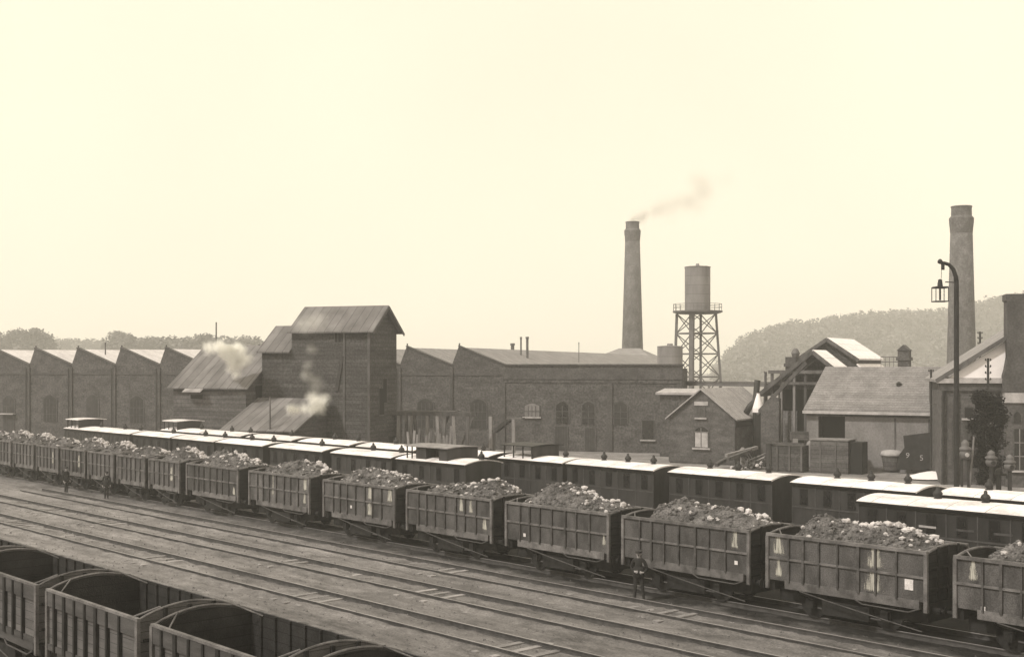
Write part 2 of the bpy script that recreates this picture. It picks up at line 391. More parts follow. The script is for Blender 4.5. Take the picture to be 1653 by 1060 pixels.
# ---------------------------------------------------------------- open wagons
def wheel_mesh(r=.46):
    b = MB()
    b.lathe([(r - .07, -.06), (r, -.06), (r, .05), (r + .03, .055), (r + .03, .08), (r - .07, .08)], 20, axis='Y')
    b.lathe([(.09, -.09), (.09, .09)], 10, axis='Y')
    for k in range(8):
        a = k * math.pi / 4
        b.beam((.08 * math.cos(a), 0, .08 * math.sin(a)), ((r - .05) * math.cos(a), 0, (r - .05) * math.sin(a)), .05, .06)
    return b.mesh('wheel', 'under_iron')
WHEEL = wheel_mesh()
def arch(L, hw, zr, rise, n=14):
    return [(-hw + 2 * hw * i / n, zr + rise * math.sin(math.pi * i / n) ** .8 if 0 < i < n else zr) for i in range(n + 1)]
def open_wagon(L, ribs, wood=False, zr=2.78, zb=1.25, rise=.15):
    """local x to the right along the train, y away from the camera; ribs: fractions of the side's length"""
    t = bpy.data.objects.new('open_wagon', None); col.objects.link(t)
    hw, hl = 1.22, L / 2
    skin = 'wagon_wood' if wood else 'plate_steel'
    for sgn in (-1, 1):
        b = MB(); y0, y1 = sgn * hw, sgn * (hw - .035)
        b.lohi(-hl, hl, y0, y1, zb, zr - .06, 0)
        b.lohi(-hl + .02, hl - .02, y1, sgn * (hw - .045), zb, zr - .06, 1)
        for f in ribs:                                                   # stiffeners on the inner face
            b.lohi(-hl + f * L - .03, -hl + f * L + .03, sgn * (hw - .10), sgn * (hw - .04), zb + .02, zr - .07, 1)
        b.build('side_panel', [skin, 'wagon_dark'], t)
        b = MB(); yo = sgn * (hw + .05)
        if wood: b.lohi(-hl - .03, hl + .03, sgn * (hw - .04), sgn * (hw + .055), zr - .1, zr - .04)
        else: b.lohi(-hl - .03, hl + .03, sgn * (hw - .05), sgn * (hw + .07), zr - .1, zr)
        b.build('top_rim', 'rim_iron', t)
        if wood:
            b = MB(); b.lohi(-hl, hl, sgn * (hw + .002), sgn * (hw + .05), zr - .46, zr - .11); b.build('top_board', 'wagon_board', t)
            b = MB(); b.lohi(-hl, hl, sgn * (hw + .002), sgn * (hw + .05), zb - .02, zb + .13); b.build('bottom_board', 'wagon_board', t)
        else:
            b = MB(); b.lohi(-hl, hl, sgn * (hw + .002), sgn * (hw + .055), zb + .69, zb + .76); b.build('waist_rail', 'rim_iron', t)
        b = MB(); b.lohi(-hl + .12 * L, hl - .04 * L, sgn * (hw - .12), sgn * (hw + .03), zb - .24, zb + .03); b.build('solebar', 'rim_iron' if not wood else 'wagon_board', t)
        for k, f in enumerate(ribs):
            w = (.09 if k % 3 == 1 else .055) * (1.5 if wood else 1)
            b = MB(); b.lohi(-w / 2, w / 2, sgn * (hw + .001), sgn * (hw + (.085 if wood else .075)), zb + (.0 if k % 2 else -.02), zr - .105)
            b.build('stanchion', 'rib_iron' if not wood else 'under_iron', t, loc=(-hl + f * L, 0, 0))
        for e in (-1, 1):
            b = MB(); b.lohi(e * (hl - .07), e * (hl + .05), sgn * (hw - .02), sgn * (hw + .065), zb - .30, zr - .102)
            b.build('corner_post', 'rim_iron', t)
    for e in (-1, 1):
        pl = arch(L, hw - .03, zr - .1, rise)
        poly = [(-hw + .03, zb)] + pl + [(hw - .03, zb)]
        b = MB(); b.prism(poly, e * (hl - .01), e * (hl + .01), 'X', 0)
        b.prism([(y * .985, z - .02) for y, z in poly], e * (hl - .04), e * (hl - .011), 'X', 2)
        for z in (zb + .3, zb + .95): b.lohi(e * (hl + .012), e * (hl + .06), -hw + .1, hw - .1, z, z + .07, 1)
        for y in (-.6, 0, .6): b.lohi(e * (hl + .012), e * (hl + .07), y - .04, y + .04, zb - .05, zr + rise * .5, 1)
        b.build('end_panel', [skin if wood else 'wagon_dark', 'under_iron', 'wagon_dark'], t)  # on steel wagons the dark tone paints in the outer end's shade
        b = MB(); b.tube([(e * (hl - .01), y, z + .03) for y, z in pl], .03 if wood else .045, 6); b.build('end_rim', 'rim_iron', t)
        b = MB(); b.lohi(e * (hl - .2), e * (hl + .03), -1.1, 1.1, zb - .36, zb - .06); b.build('headstock', 'under_iron', t)
        for y in (-.87, .87):
            b = MB()
            b.tube([(e * (hl + .03), y, .99), (e * (hl + .28), y, .99)], .09, 8)
            b.tube([(e * (hl + .27), y, .99), (e * (hl + .42), y, .99), (e * (hl + .44), y, .99)], [.05, .05, .19], 12)
            b.tube([(e * (hl + .44), y, .99), (e * (hl + .47), y, .99)], .19, 12)
            b.build('buffer', 'under_iron', t)
        b = MB(); b.tube([(e * (hl + .03), 0, .95), (e * (hl + .2), 0, .93), (e * (hl + .3), 0, .82), (e * (hl + .42), 0, .8)], .03, 6); b.build('coupling_hook', 'under_iron', t)
        for y in (-1, 1):                                                # corner ties inside the top
            b = MB(); b.tube([(e * (hl - .55), y * (hw - .06), zr - .12), (e * (hl - .06), y * (hw - .55), zr + rise * .55)], .022, 5); b.build('corner_tie', 'rim_iron', t)
    b = MB(); b.lohi(-hl + .03, hl - .03, -hw + .05, hw - .05, zb - .05, zb + .0); b.build('floor', 'wagon_dark', t)
    wb = min(1.35, L * .24)
    for e in (-1, 1):
        b = MB(); b.tube([(e * wb, -1.0, .61), (e * wb, 1.0, .61)], .07, 8); b.build('axle', 'under_iron', t)
        for y in (-.72, .72):
            o = bpy.data.objects.new('wheel', WHEEL); col.objects.link(o); o.parent = t; o.location = (e * wb, y, .61)
            o.rotation_euler.z = 0 if y > 0 else math.pi
            yy = y * 1.36
            b = MB(); b.lohi(e * wb - .13, e * wb + .13, yy - .09, yy + .09, .48, .76)
            b.tube([(e * wb - .55, yy, 1.02), (e * wb - .3, yy, .88), (e * wb, yy, .82), (e * wb + .3, yy, .88), (e * wb + .55, yy, 1.02)], .045, 6)
            b.build('axle_box', 'under_iron', t)
    b = MB(); b.tube([(-hl * .55, -1.27, 1.0), (-hl * .2, -1.33, .86), (hl * .3, -1.36, .66), (hl * .98, -1.38, .40)], .019, 6); b.build('brake_lever', 'rod_iron', t)
    b = MB(); b.tube([(-wb * .8, -.98, .50), (wb * 1.1, -1.0, .44)], .03, 6); b.build('brake_rod', 'rod_iron', t)
    b = MB(); b.tube([(hl * .15, -1.27, 1.04), (hl * .25, -1.29, .92), (hl * .8, -1.29, .90), (hl * .93, -1.27, 1.04)], .022, 6); b.build('handrail', 'rod_iron', t)
    b = MB(); b.lohi(-hl + .2, hl - .2, -.8, .8, .55, 1.0); b.lohi(-wb + .5, wb - .5, -1.1, 1.1, .35, .8); b.build('underside_block', 'under_iron', t)  # solid dark boxes added to fill the shade under the floor
    return t

RIBS8 = (.15, .245, .35, .47, .60, .705, .83)
RIBS5 = (.17, .34, .5, .66, .83)
P_LONG = open_wagon(5.72, RIBS8)
P_SHORT = open_wagon(3.75, RIBS5)
P_EMPTY = open_wagon(5.0, (.1, .22, .34, .46, .58, .70, .83), wood=True, rise=.26)

def ico(r, rnd, sub=1):
    bm = bmesh.new(); bmesh.ops.create_icosphere(bm, subdivisions=sub, radius=1)
    sx, sy, sz = rnd.uniform(.7, 1.25), rnd.uniform(.7, 1.2), rnd.uniform(.55, .95)
    vs = [Vector((v.co.x * sx, v.co.y * sy, v.co.z * sz)) * r * rnd.uniform(.78, 1.18) for v in bm.verts]
    fs = [tuple(v.index for v in f.verts) for f in bm.faces]; bm.free()
    q = Matrix.Rotation(rnd.uniform(0, 6.3), 3, 'Z')
    return [q @ v for v in vs], fs
def load_mesh(L, seed, pale=.5, low_left=.5):
    rnd = random.Random(seed); b = MB(); hl, hw = L / 2 - .06, 1.13
    nx, ny = int(L / .07), 30
    humps = [(rnd.uniform(-.7, .8) * hl, rnd.uniform(-.4, .5), rnd.uniform(.6, 1.3), rnd.uniform(.05, .17)) for _ in range(6)]
    def hz(x, y):
        ex, ey = min(1, (hl - abs(x)) / .9), min(1, (hw - abs(y)) / .75)
        z = 2.58 + .40 * max(0, ex) ** .6 * max(0, ey) ** .6
        for hx, hy, hr, hh in humps: z += hh * math.exp(-((x - hx) ** 2 + (y - hy) ** 2) / hr ** 2) * max(0, ey) ** .5
        z -= low_left * math.exp(-((x + hl) / .8) ** 2) * .8
        z += .13 * mnoise.noise((x * 1.5 + seed, y * 1.7, 0)) + .08 * mnoise.noise((x * 5 + seed, y * 5, 3)) + .035 * mnoise.noise((x * 12, y * 12, seed))
        return z
    vs = [(-hl + 2 * hl * i / nx, -hw + 2 * hw * j / ny, hz(-hl + 2 * hl * i / nx, -hw + 2 * hw * j / ny)) for j in range(ny + 1) for i in range(nx + 1)]
    n1 = nx + 1
    # the heap is closed by a skirt down to the wagon floor
    fs = [(j * n1 + i, j * n1 + i + 1, (j + 1) * n1 + i + 1, (j + 1) * n1 + i) for j in range(ny) for i in range(nx)]
    per = [i for i in range(n1)] + [j * n1 + nx for j in range(1, ny + 1)] + [ny * n1 + i for i in range(nx - 1, -1, -1)] + [j * n1 for j in range(ny - 1, 0, -1)]
    base = len(vs); vs += [(vs[i][0], vs[i][1], 1.28) for i in per]; k = len(per)
    fs += [(per[i], per[(i + 1) % k], base + (i + 1) % k, base + i) for i in range(k)]
    b.add(vs, fs, 0)
    px, py = rnd.uniform(.25, .7) * hl, .45
    for i in range(int(L * 95)):
        x, y = rnd.uniform(-hl * .96, hl * .96), rnd.uniform(-hw * .95, hw * .95)
        big = rnd.random() ** 3; w = math.exp(-(((x - px) / (hl * .5)) ** 2 + ((y - py) / .55) ** 2))
        r = .03 + .085 * big
        light = rnd.random() < pale * w * 1.1 + .06
        if light: r = rnd.uniform(.03, .11)
        v, f = ico(r, rnd)
        z = hz(x, y) + r * .35
        b.add([q + Vector((x, y, z)) for q in v], f, 2 if light else (1 if rnd.random() < .7 else 0))
    for i in range(int(pale * 34)):                                       # big pale blocks thrown on the top
        x, y = px + rnd.gauss(0, hl * .26), py + rnd.gauss(0, .24)
        if abs(x) > hl * .93 or abs(y) > .95: continue
        r = rnd.uniform(.07, .17); v, f = ico(r, rnd)
        b.add([q + Vector((x, y, hz(x, y) + r * .5)) for q in v], f, 2)
    return b.mesh('coal_heap', ['coal_fines', 'coal_lump', 'pale_stone'])
LOADS = [load_mesh(5.66, 11 + i, p, q) for i, (p, q) in enumerate(((.5, .6), (1.0, .75), (.35, .8), (.7, .3), (.9, .55), (.5, .5), (.5, .45), (.7, .5)))]
LOADS_S = [load_mesh(3.68, 41 + i, p, q) for i, (p, q) in enumerate(((.8, .4), (.5, .3), (1.0, .5)))]

def stain_mat():
    m = bpy.data.materials.new('lime_stain'); m.use_nodes = True
    nt = m.node_tree; N, L = nt.nodes, nt.links
    b = N['Principled BSDF']; b.inputs['Base Color'].default_value = (.50, .48, .44, 1); b.inputs['Roughness'].default_value = .95
    o = N['Material Output']; tr = N.new('ShaderNodeBsdfTransparent'); mx = N.new('ShaderNodeMixShader')
    tc = N.new('ShaderNodeTexCoord'); oi = N.new('ShaderNodeObjectInfo')
    mp = N.new('ShaderNodeMapping'); mp.inputs['Scale'].default_value = (9, 1, 1.0); L.new(tc.outputs['Object'], mp.inputs[0])
    sc_ = N.new('ShaderNodeVectorMath'); sc_.operation = 'SCALE'; sc_.inputs[0].default_value = (31, 17, 53); L.new(oi.outputs['Random'], sc_.inputs['Scale']); L.new(sc_.outputs[0], mp.inputs['Location'])
    nz = N.new('ShaderNodeTexNoise'); nz.inputs['Scale'].default_value = 1.6; nz.inputs['Detail'].default_value = 7; nz.inputs['Roughness'].default_value = .7; L.new(mp.outputs[0], nz.inputs['Vector'])
    # a run of lime: narrow at the top, spreading and fraying downwards
    sx = N.new('ShaderNodeSeparateXYZ'); L.new(tc.outputs['Generated'], sx.inputs[0])
    def op(kind, a, b_=None, c_=None):
        q = N.new('ShaderNodeMath'); q.operation = kind
        for k, z in enumerate((a, b_, c_)):
            if z is None: continue
            if isinstance(z, (int, float)): q.inputs[k].default_value = z
            else: L.new(z, q.inputs[k])
        return q.outputs[0]
    half = op('MULTIPLY_ADD', sx.outputs[2], -.26, .42)
    wn_ = N.new('ShaderNodeTexNoise'); wn_.inputs['Scale'].default_value = 2.3; L.new(mp.outputs[0], wn_.inputs['Vector'])
    cx_ = op('MULTIPLY_ADD', wn_.outputs[0], .35, .325)
    dx_ = op('DIVIDE', op('ABSOLUTE', op('SUBTRACT', sx.outputs[0], cx_)), half)
    edge = op('SUBTRACT', 1.0, dx_)
    low = op('MINIMUM', op('MULTIPLY', sx.outputs[2], 5.0), 1.0)
    k = op('MULTIPLY', op('MINIMUM', op('MULTIPLY', edge, 1.6), 1.0), low)
    ad = N.new('ShaderNodeMath'); ad.operation = 'MULTIPLY_ADD'; L.new(k, ad.inputs[0]); ad.inputs[1].default_value = .5; L.new(nz.outputs[0], ad.inputs[2])
    r = N.new('ShaderNodeMapRange'); L.new(ad.outputs[0], r.inputs[0]); r.inputs[1].default_value = .74; r.inputs[2].default_value = 1.12; r.inputs[4].default_value = .9
    L.new(r.outputs[0], mx.inputs[0]); L.new(tr.outputs[0], mx.inputs[1]); L.new(b.outputs[0], mx.inputs[2]); L.new(mx.outputs[0], o.inputs[0])
    M['lime_stain'] = m
stain_mat()
def stain(w, fx0, fx1, z0, z1, L):
    b = MB(); y = -1.2245
    b.add([(0, y, 0), ((fx1 - fx0) * L, y, 0), ((fx1 - fx0) * L, y, z1 - z0), (0, y, z1 - z0)], [(0, 1, 2, 3)])
    return b.build('lime_stain', 'lime_stain', w, loc=(-L / 2 + fx0 * L, 0, z0))
def card(w, fx, z, L, sx=.22, sz=.26):
    b = MB(); b.lohi(-sx / 2, sx / 2, -1.236, -1.2225, -sz / 2, sz / 2)
    return b.build('label_card', 'lime', w, loc=(-L / 2 + fx * L, 0, z))

def place_wagon(proto, first, s_left, L, d, label, group):
    w = proto if first else copy_tree(proto)
    P = trk(s_left - L / 2, d)
    w.location = (P.x, P.y, 0); w.rotation_euler.z = -TH
    return tag(w, label, 'wagon', group)
GL = 'loaded coal wagons standing in one long row'
long_spec = [
 (18.0, 'loaded coal wagon cut off by the right edge of the photo', 'coal and stone heap in the wagon cut off by the right edge',
  [(.05, .14, 2.03, 2.66)], [(.15, 1.33)]),
 (24.63, 'loaded coal wagon with a tall ragged white streak and a square white card', 'coal heap with many white blocks in the wagon with the square white card',
  [(.575, .80, 1.27, 2.0), (.595, .80, 2.0, 2.74), (.0, .15, 2.03, 2.69), (.03, .12, 1.3, 1.98)], [(.90, 1.72)]),
 (31.1, 'loaded coal wagon behind the man in the flat cap', 'rounded dark coal heap in the wagon behind the man in the flat cap',
  [(.84, .95, 2.03, 2.7)], [(.905, 1.62)]),
 (37.54, 'loaded coal wagon with one small white spot low down near its left end', 'low coal heap in the wagon with the small white spot near its left end',
  [(.92, .99, 1.5, 1.95)], [(.19, 1.50)]),
 (44.16, 'loaded coal wagon with two short white streaks side by side on its upper half', 'coal heap with pale blocks in the wagon with two short white streaks',
  [(.61, .70, 2.03, 2.66), (.72, .81, 2.03, 2.62), (.86, .98, 1.4, 1.95)], []),
 (50.8, 'loaded coal wagon with a full height white streak right of its middle', 'coal heap in the wagon with the full height white streak',
  [(.59, .73, 1.27, 2.0), (.60, .72, 2.0, 2.78), (.86, 1.0, 2.03, 2.7)], [(.40, 1.62)]),
 (57.8, 'loaded coal wagon with a white patch at its upper right corner', 'coal heap in the wagon with the white patch at its upper right corner',
  [(.86, 1.0, 2.03, 2.72), (.87, .97, 1.35, 1.98), (.38, .43, 1.5, 2.7)], []),
 (64.7, 'leftmost of the long loaded coal wagons, its dark wheel showing under its left end', 'coal heap in the leftmost of the long loaded wagons',
  [(.86, .97, 1.3, 1.75)], [])]
long_wagons = [place_wagon(P_LONG, i == 0, q[0], 5.72, 35.2, q[1], GL) for i, q in enumerate(long_spec)]
def put_load(me, w, lab):
    o = bpy.data.objects.new('coal_heap', me); col.objects.link(o); o.location = w.location; o.rotation_euler = w.rotation_euler
    tag(o, lab, 'coal heap', 'heaps of coal and stone lying in the loaded wagons')
for i, (w, (s, lab, lab2, st, cd)) in enumerate(zip(long_wagons, long_spec)):
    for q in st: stain(w, *q, 5.72)
    for q in cd: card(w, q[0], q[1], 5.72, *((.28, .32) if i == 1 else (.13, .13)))
    put_load(LOADS[i], w, lab2)

ORD = ['first', 'second', 'third', 'fourth', 'fifth', 'sixth', 'seventh', 'eighth', 'ninth', 'tenth', 'eleventh', 'twelfth', 'thirteenth']
short_s = [69.35, 73.4 + .3, 78.0, 82.3, 86.6, 90.9, 95.2, 99.5, 103.8]
short_wagons = []
for i, s in enumerate(short_s):
    lab = 'short loaded coal wagon, ' + ORD[i] + ' to the left of the long ones'
    short_wagons.append(place_wagon(P_SHORT, i == 0, s, 3.75, 35.2, lab, GL))
for i, w in enumerate(short_wagons):
    put_load(LOADS_S[i % 3], w, 'coal heap in the short wagon ' + ORD[i] + ' to the left of the long ones')
    if i in (0, 3, 4): stain(w, .62, .86, 1.5, 2.4, 3.75)
for i, (s, lab) in enumerate(((42.1, 'empty open wagon cut off by the left edge of the photo'),
                              (36.4, 'empty open wagon second from the left edge, its dark inside half in view'),
                              (30.7, 'empty open wagon in the bottom left corner with the bright strip along its near rim'),
                              (25.0, 'empty open wagon with the widest view into its dark inside, bottom left'),
                              (19.3, 'empty open wagon of which only the arched end shows at the bottom edge'))):
    place_wagon(P_EMPTY, i == 0, s, 5.0, 13.55, lab, 'empty open wagons in the bottom left corner')

# ---------------------------------------------------------------- coaches
def coach(L, nwin, lamps=(.25, .53, .82), cabin=None, panelled=False):
    skin = 'coach_black' if panelled else 'coach_wood'
    t = bpy.data.objects.new('passenger_coach', None); col.objects.link(t)
    hl, hw, ze = L / 2, 1.28, 2.98
    prof = [(-hw, 1.0), (-hw, ze)] + [(-hw * math.cos(math.pi * k / 8), ze + .12 * math.sin(math.pi * k / 8)) for k in range(1, 8)] + [(hw, ze), (hw, 1.0)]
    MB().prism(prof, -hl, hl, 'X').build('body', skin, t)
    top = [(-hw - .11 + 2 * (hw + .11) * k / 14, ze - .03 + .20 * math.sin(math.pi * k / 14) ** .85) for k in range(15)]
    poly = top + [(y, z - .06) for y, z in reversed(top)]
    MB().prism([(y, z + .04) for y, z in poly], -hl - .05, hl + .05, 'X').build('roof', 'coach_roof', t)
    b = MB()
    b.lohi(-hl - .04, hl + .04, -hw - .135, -hw - .112, ze - .075, ze + .0)
    b.build('cornice', 'coach_dark', t)
    b = MB(); b.lohi(-hl, hl, -hw - .03, -hw - .002, 1.85, 1.91); b.lohi(-hl, hl, -hw - .03, -hw - .002, 1.02, 1.1); b.lohi(-hl, hl, -hw - .028, -hw - .002, 2.82, 2.87)
    b.build('waist_moulding', 'coach_trim', t)
    for k in range(nwin):
        x = -hl + L * (k + .5) / nwin
        for y in (-1, 1):
            b = MB(); b.lohi(-.21, .21, y * (hw + .002), y * (hw + .022), 1.98, 2.74)
            w = b.build('window', 'coach_dark', t, loc=(x, 0, 0))
            b = MB(); b.lohi(-.17, .17, y * (hw + .023), y * (hw + .026), 2.02, 2.70); b.build('pane', 'glass_dark', w)
    for k in range(nwin + 1):
        x = -hl + L * k / nwin
        b = MB(); b.lohi(max(x - .025, -hl), min(x + .025, hl), -hw - .02, -hw - .001, 1.11, 1.84); b.lohi(max(x - .025, -hl), min(x + .025, hl), -hw - .02, -hw - .001, 1.92, 2.81); b.build('door_pillar', 'coach_trim', t)
    for f in lamps:
        b = MB(); b.lathe([(.14, 0), (.16, .05), (.10, .10), (.17, .17), (.185, .24), (.13, .33), (.07, .37), (.065, .46), (.02, .5)], 12)
        b.build('roof_lamp', 'black_iron', t, smooth=True, loc=(-hl + f * L, 0, ze + .17))
    b = MB(); b.lohi(-hl, hl, -.95, -.85, .72, .99); b.lohi(-hl, hl, .85, .95, .72, .99); b.lohi(-hl, -hl + .15, -.84, .84, .72, .99); b.lohi(hl - .15, hl, -.84, .84, .72, .99); b.build('underframe', 'under_iron', t)
    b = MB(); b.lohi(-hl + .3, hl - .3, -1.5, -1.22, .48, .52); b.build('footboard', 'under_iron', t)
    for e in (-1, 1):
        for y in (-.72, .72):
            o = bpy.data.objects.new('wheel', WHEEL); col.objects.link(o); o.parent = t; o.location = (e * L * .28, y, .61); o.rotation_euler.z = 0 if y > 0 else math.pi
        for y in (-.87, .87):
            b = MB(); b.tube([(e * hl, y, .95), (e * (hl + .24), y, .95)], .06, 8); b.tube([(e * (hl + .24), y, .95), (e * (hl + .28), y, .95)], .18, 12); b.build('buffer', 'under_iron', t)
    if panelled:
        for x in (-2.2, -.75, .75, 2.2):
            b = MB(); b.lohi(x - .35, x + .35, -hw - .027, -hw - .012, 2.2, 2.28); b.build('destination_board', 'chalk' if x in (-2.2, -.75) else 'coach_trim', t)
    if cabin:
        x0, x1, style = cabin; zr = ze + .80
        b = MB()
        rp = [(-1.25 + 2.5 * k / 8, zr + .07 * math.sin(math.pi * k / 8)) for k in range(9)]
        b.prism(rp + [(y, z - .05) for y, z in reversed(rp)], x0 - .15, x1 + .15, 'X'); b.build('cabin_roof', {'open': 'coach_roof', 'shut': 'timber_pale', 'dark': 'black_iron'}[style], t)
        b = MB()
        if style == 'shut':
            b.lohi(x0 + .8, x0 + 1.7, -1.1, 1.1, ze - .05, zr - .04); b.lohi(x1 - .75, x1, -1.1, 1.1, ze - .05, zr - .04); b.lohi(x0 + 1.7, x1 - .75, -.4, 1.1, ze - .05, zr - .04)
        else:
            b.lohi(x0 + .05, x1 - .05, .95, 1.05, ze, zr - .04); b.lohi(x1 - .12, x1 - .05, -1.08, .94, ze + .05, zr - .04)
        b.build('lookout_cabin', 'coach_wood', t)
        for x in [x0, x0 + .45] if style == 'shut' else [x0 + (x1 - x0) * k / 3 for k in range(4)]:
            b = MB(); b.lohi(x, x + .06, -1.16, -1.1, ze + .02, zr - .03); b.build('cabin_post', 'black_iron', t)
    return t
P_COACH = coach(6.2, 5)
P_COACH_OLD = coach(6.1, 4, (.42, .88))
P_COACH_BARE = coach(6.1, 5, (.68,))
P_COACH_PAN = coach(7.4, 6, (.36, .62, .92), None, True)
P_CAB_SHUT = coach(6.1, 4, (.97,), (-2.3, 1.3, 'shut'))
P_CAB_OPEN = coach(5.2, 4, (.8,), (-2.35, .0, 'dark'))
P_CAB_FAR = coach(6.4, 5, (.7,), (-3.0, -.7, 'open'))
GC = 'white roofed coaches standing in two rows behind the coal train'
used = set()
def place_coach(proto, L, s_left, d, label):
    w = proto if proto.name not in used else copy_tree(proto)
    used.add(proto.name)
    P = trk(s_left - L / 2, d); w.location = (P.x, P.y, 0); w.rotation_euler.z = -TH
    tag(w, label, 'railway coach', GC)
place_coach(P_COACH_PAN, 7.4, 26.85, 44.3, 'panelled white roofed coach nearest to the camera at the right edge of the photo')
near = [(56.9, P_CAB_SHUT, 6.1), (63.5, P_COACH_OLD, 6.1), (70.6, P_COACH_BARE, 6.1), (77.6, P_COACH_OLD, 6.1), (84.1, P_COACH_OLD, 6.1), (90.6, P_COACH_BARE, 6.1), (97.3, P_COACH_OLD, 6.1), (103.6, P_CAB_FAR, 6.4)]
for i, (s, p, L) in enumerate(near):
    lab = ('coach carrying a boarded lookout cabin on its roof, in the nearer row' if i == 0 else 'coach with a small cabin under a tilted white roof, leftmost of all the coaches' if i == 7 else
           'white roofed coach of the nearer row, ' + ORD[i - 1] + ' to the left of the boarded lookout cabin')
    place_coach(p, L, s, 44.3, lab)
far = [(26.0, P_COACH, 6.2), (33.2, P_COACH, 6.2), (40.5, P_COACH, 6.2), (47.75, P_COACH, 6.2), (53.3, P_CAB_OPEN, 5.2), (60.3, P_COACH_BARE, 6.1), (67.4, P_COACH_OLD, 6.1), (74.4, P_COACH_OLD, 6.1), (81.5, P_COACH_BARE, 6.1), (88.5, P_COACH_OLD, 6.1), (95.2, P_CAB_FAR, 6.4)]
for i, (s, p, L) in enumerate(far):
    lab = ('coach of the farther row with an open lookout frame on its roof' if i == 4 else 'coach of the farther row with a small white roofed cabin on its left end' if i == 10 else
           'white roofed coach of the farther row, behind the panelled coach at the right edge' if i == 0 else
           'white roofed coach of the farther row, ' + ORD[3 - i] + ' to the right of the open lookout frame' if i < 4 else
           'white roofed coach of the farther row, ' + ORD[i - 5] + ' to the left of the open lookout frame')
    place_coach(p, L, s, 48.95, lab)

# ---------------------------------------------------------------- buildings
def gabled(F, name, label, cat, x0, x1, y0, y1, ze, zr, ridge='x', wall='brick_warm', roof='slate_roof', over=.35, th=.14, left_z=None, group=None):
    """a shed with a pitched roof; ridge 'x': along the front, 'y': gable to the front"""
    t = F.thing(name, label, cat, group)
    b = MB()
    if ridge == 'y':
        xm = (x0 + x1) / 2
        b.prism([(x0, -.3), (x0, ze), (xm, zr), (x1, ze), (x1, -.3)], y0, y1, 'Y')
    else:
        ym = (y0 + y1) / 2
        b.prism([(y0, -.3), (y0, ze), (ym, zr), (y1, ze), (y1, -.3)], x0, x1, 'X')
    b.build('wall', wall, t)
    if ridge == 'y':
        xm = (x0 + x1) / 2; k = (zr - ze) / (xm - x0)
        for sg, xe in ((-1, x0), (1, x1)):
            xo = xe + sg * over; zo = ze - k * over
            q = [(xm, y0 - over, zr + .04), (xo, y0 - over, zo + .04), (xo, y1 + over, zo + .04), (xm, y1 + over, zr + .04)]
            up = [(p[0], p[1], p[2] + th) for p in q]
            MB().add(q + up, [(0, 1, 2, 3), (4, 5, 6, 7), (0, 1, 5, 4), (1, 2, 6, 5), (2, 3, 7, 6), (3, 0, 4, 7)]).build('roof', roof, t)
    else:
        ym = (y0 + y1) / 2; k = (zr - ze) / (ym - y0)
        for sg, ye in ((-1, y0), (1, y1)):
            yo = ye + sg * over; zo = ze - k * over
            q = [(x0 - over, ym, zr + .04), (x1 + over, ym, zr + .04), (x1 + over, yo, zo + .04), (x0 - over, yo, zo + .04)]
            up = [(p[0], p[1], p[2] + th) for p in q]
            MB().add(q + up, [(0, 1, 2, 3), (4, 5, 6, 7), (0, 1, 5, 4), (1, 2, 6, 5), (2, 3, 7, 6), (3, 0, 4, 7)]).build('roof', roof, t)
    return t
def arched(x0, x1, z0, z1, rise, n=8):
    return [(x0, z0), (x0, z1)] + [(x0 + (x1 - x0) * i / n, z1 + rise * math.sin(math.pi * i / n)) for i in range(1, n)] + [(x1, z1), (x1, z0)]
def opening(t, y, x0, x1, z0, z1, rise=.0, kind='window', pane='glass_dark', bars=(0, 0), frame='brick_dark', sill=True, barmat='timber_pale', fw=.12):
    """a window or door on a front wall at local y: a brick surround, a pane set in it, glazing bars, a sill"""
    b = MB(); b.prism(arched(x0 - fw, x1 + fw, z0 - (.0 if kind == 'door' else .02), z1 + .02, rise + (fw if rise else .1)), y - .06, y + .02)
    w = b.build(kind, frame, t)
    b = MB(); b.prism(arched(x0, x1, z0, z1, rise), y - .064, y - .02); b.build('pane' if kind == 'window' else 'door_leaf', pane, w)
    nx, nz = bars
    if nx or nz:
        b = MB()
        for i in range(1, nx + 1):
            x = x0 + (x1 - x0) * i / (nx + 1); b.lohi(x - .035, x + .035, y - .09, y - .066, z0, z1)
        for i in range(1, nz + 1):
            z = z0 + (z1 - z0) * i / (nz + 1); b.lohi(x0, x1, y - .105, y - .091, z - .03, z + .03)
        b.build('glazing_bar', barmat, w)
    if sill and kind == 'window':
        b = MB(); b.lohi(x0 - .2, x1 + .2, y - .2, y - .02, z0 - .16, z0 - .03); b.build('sill', 'stone_trim', w)
    return w

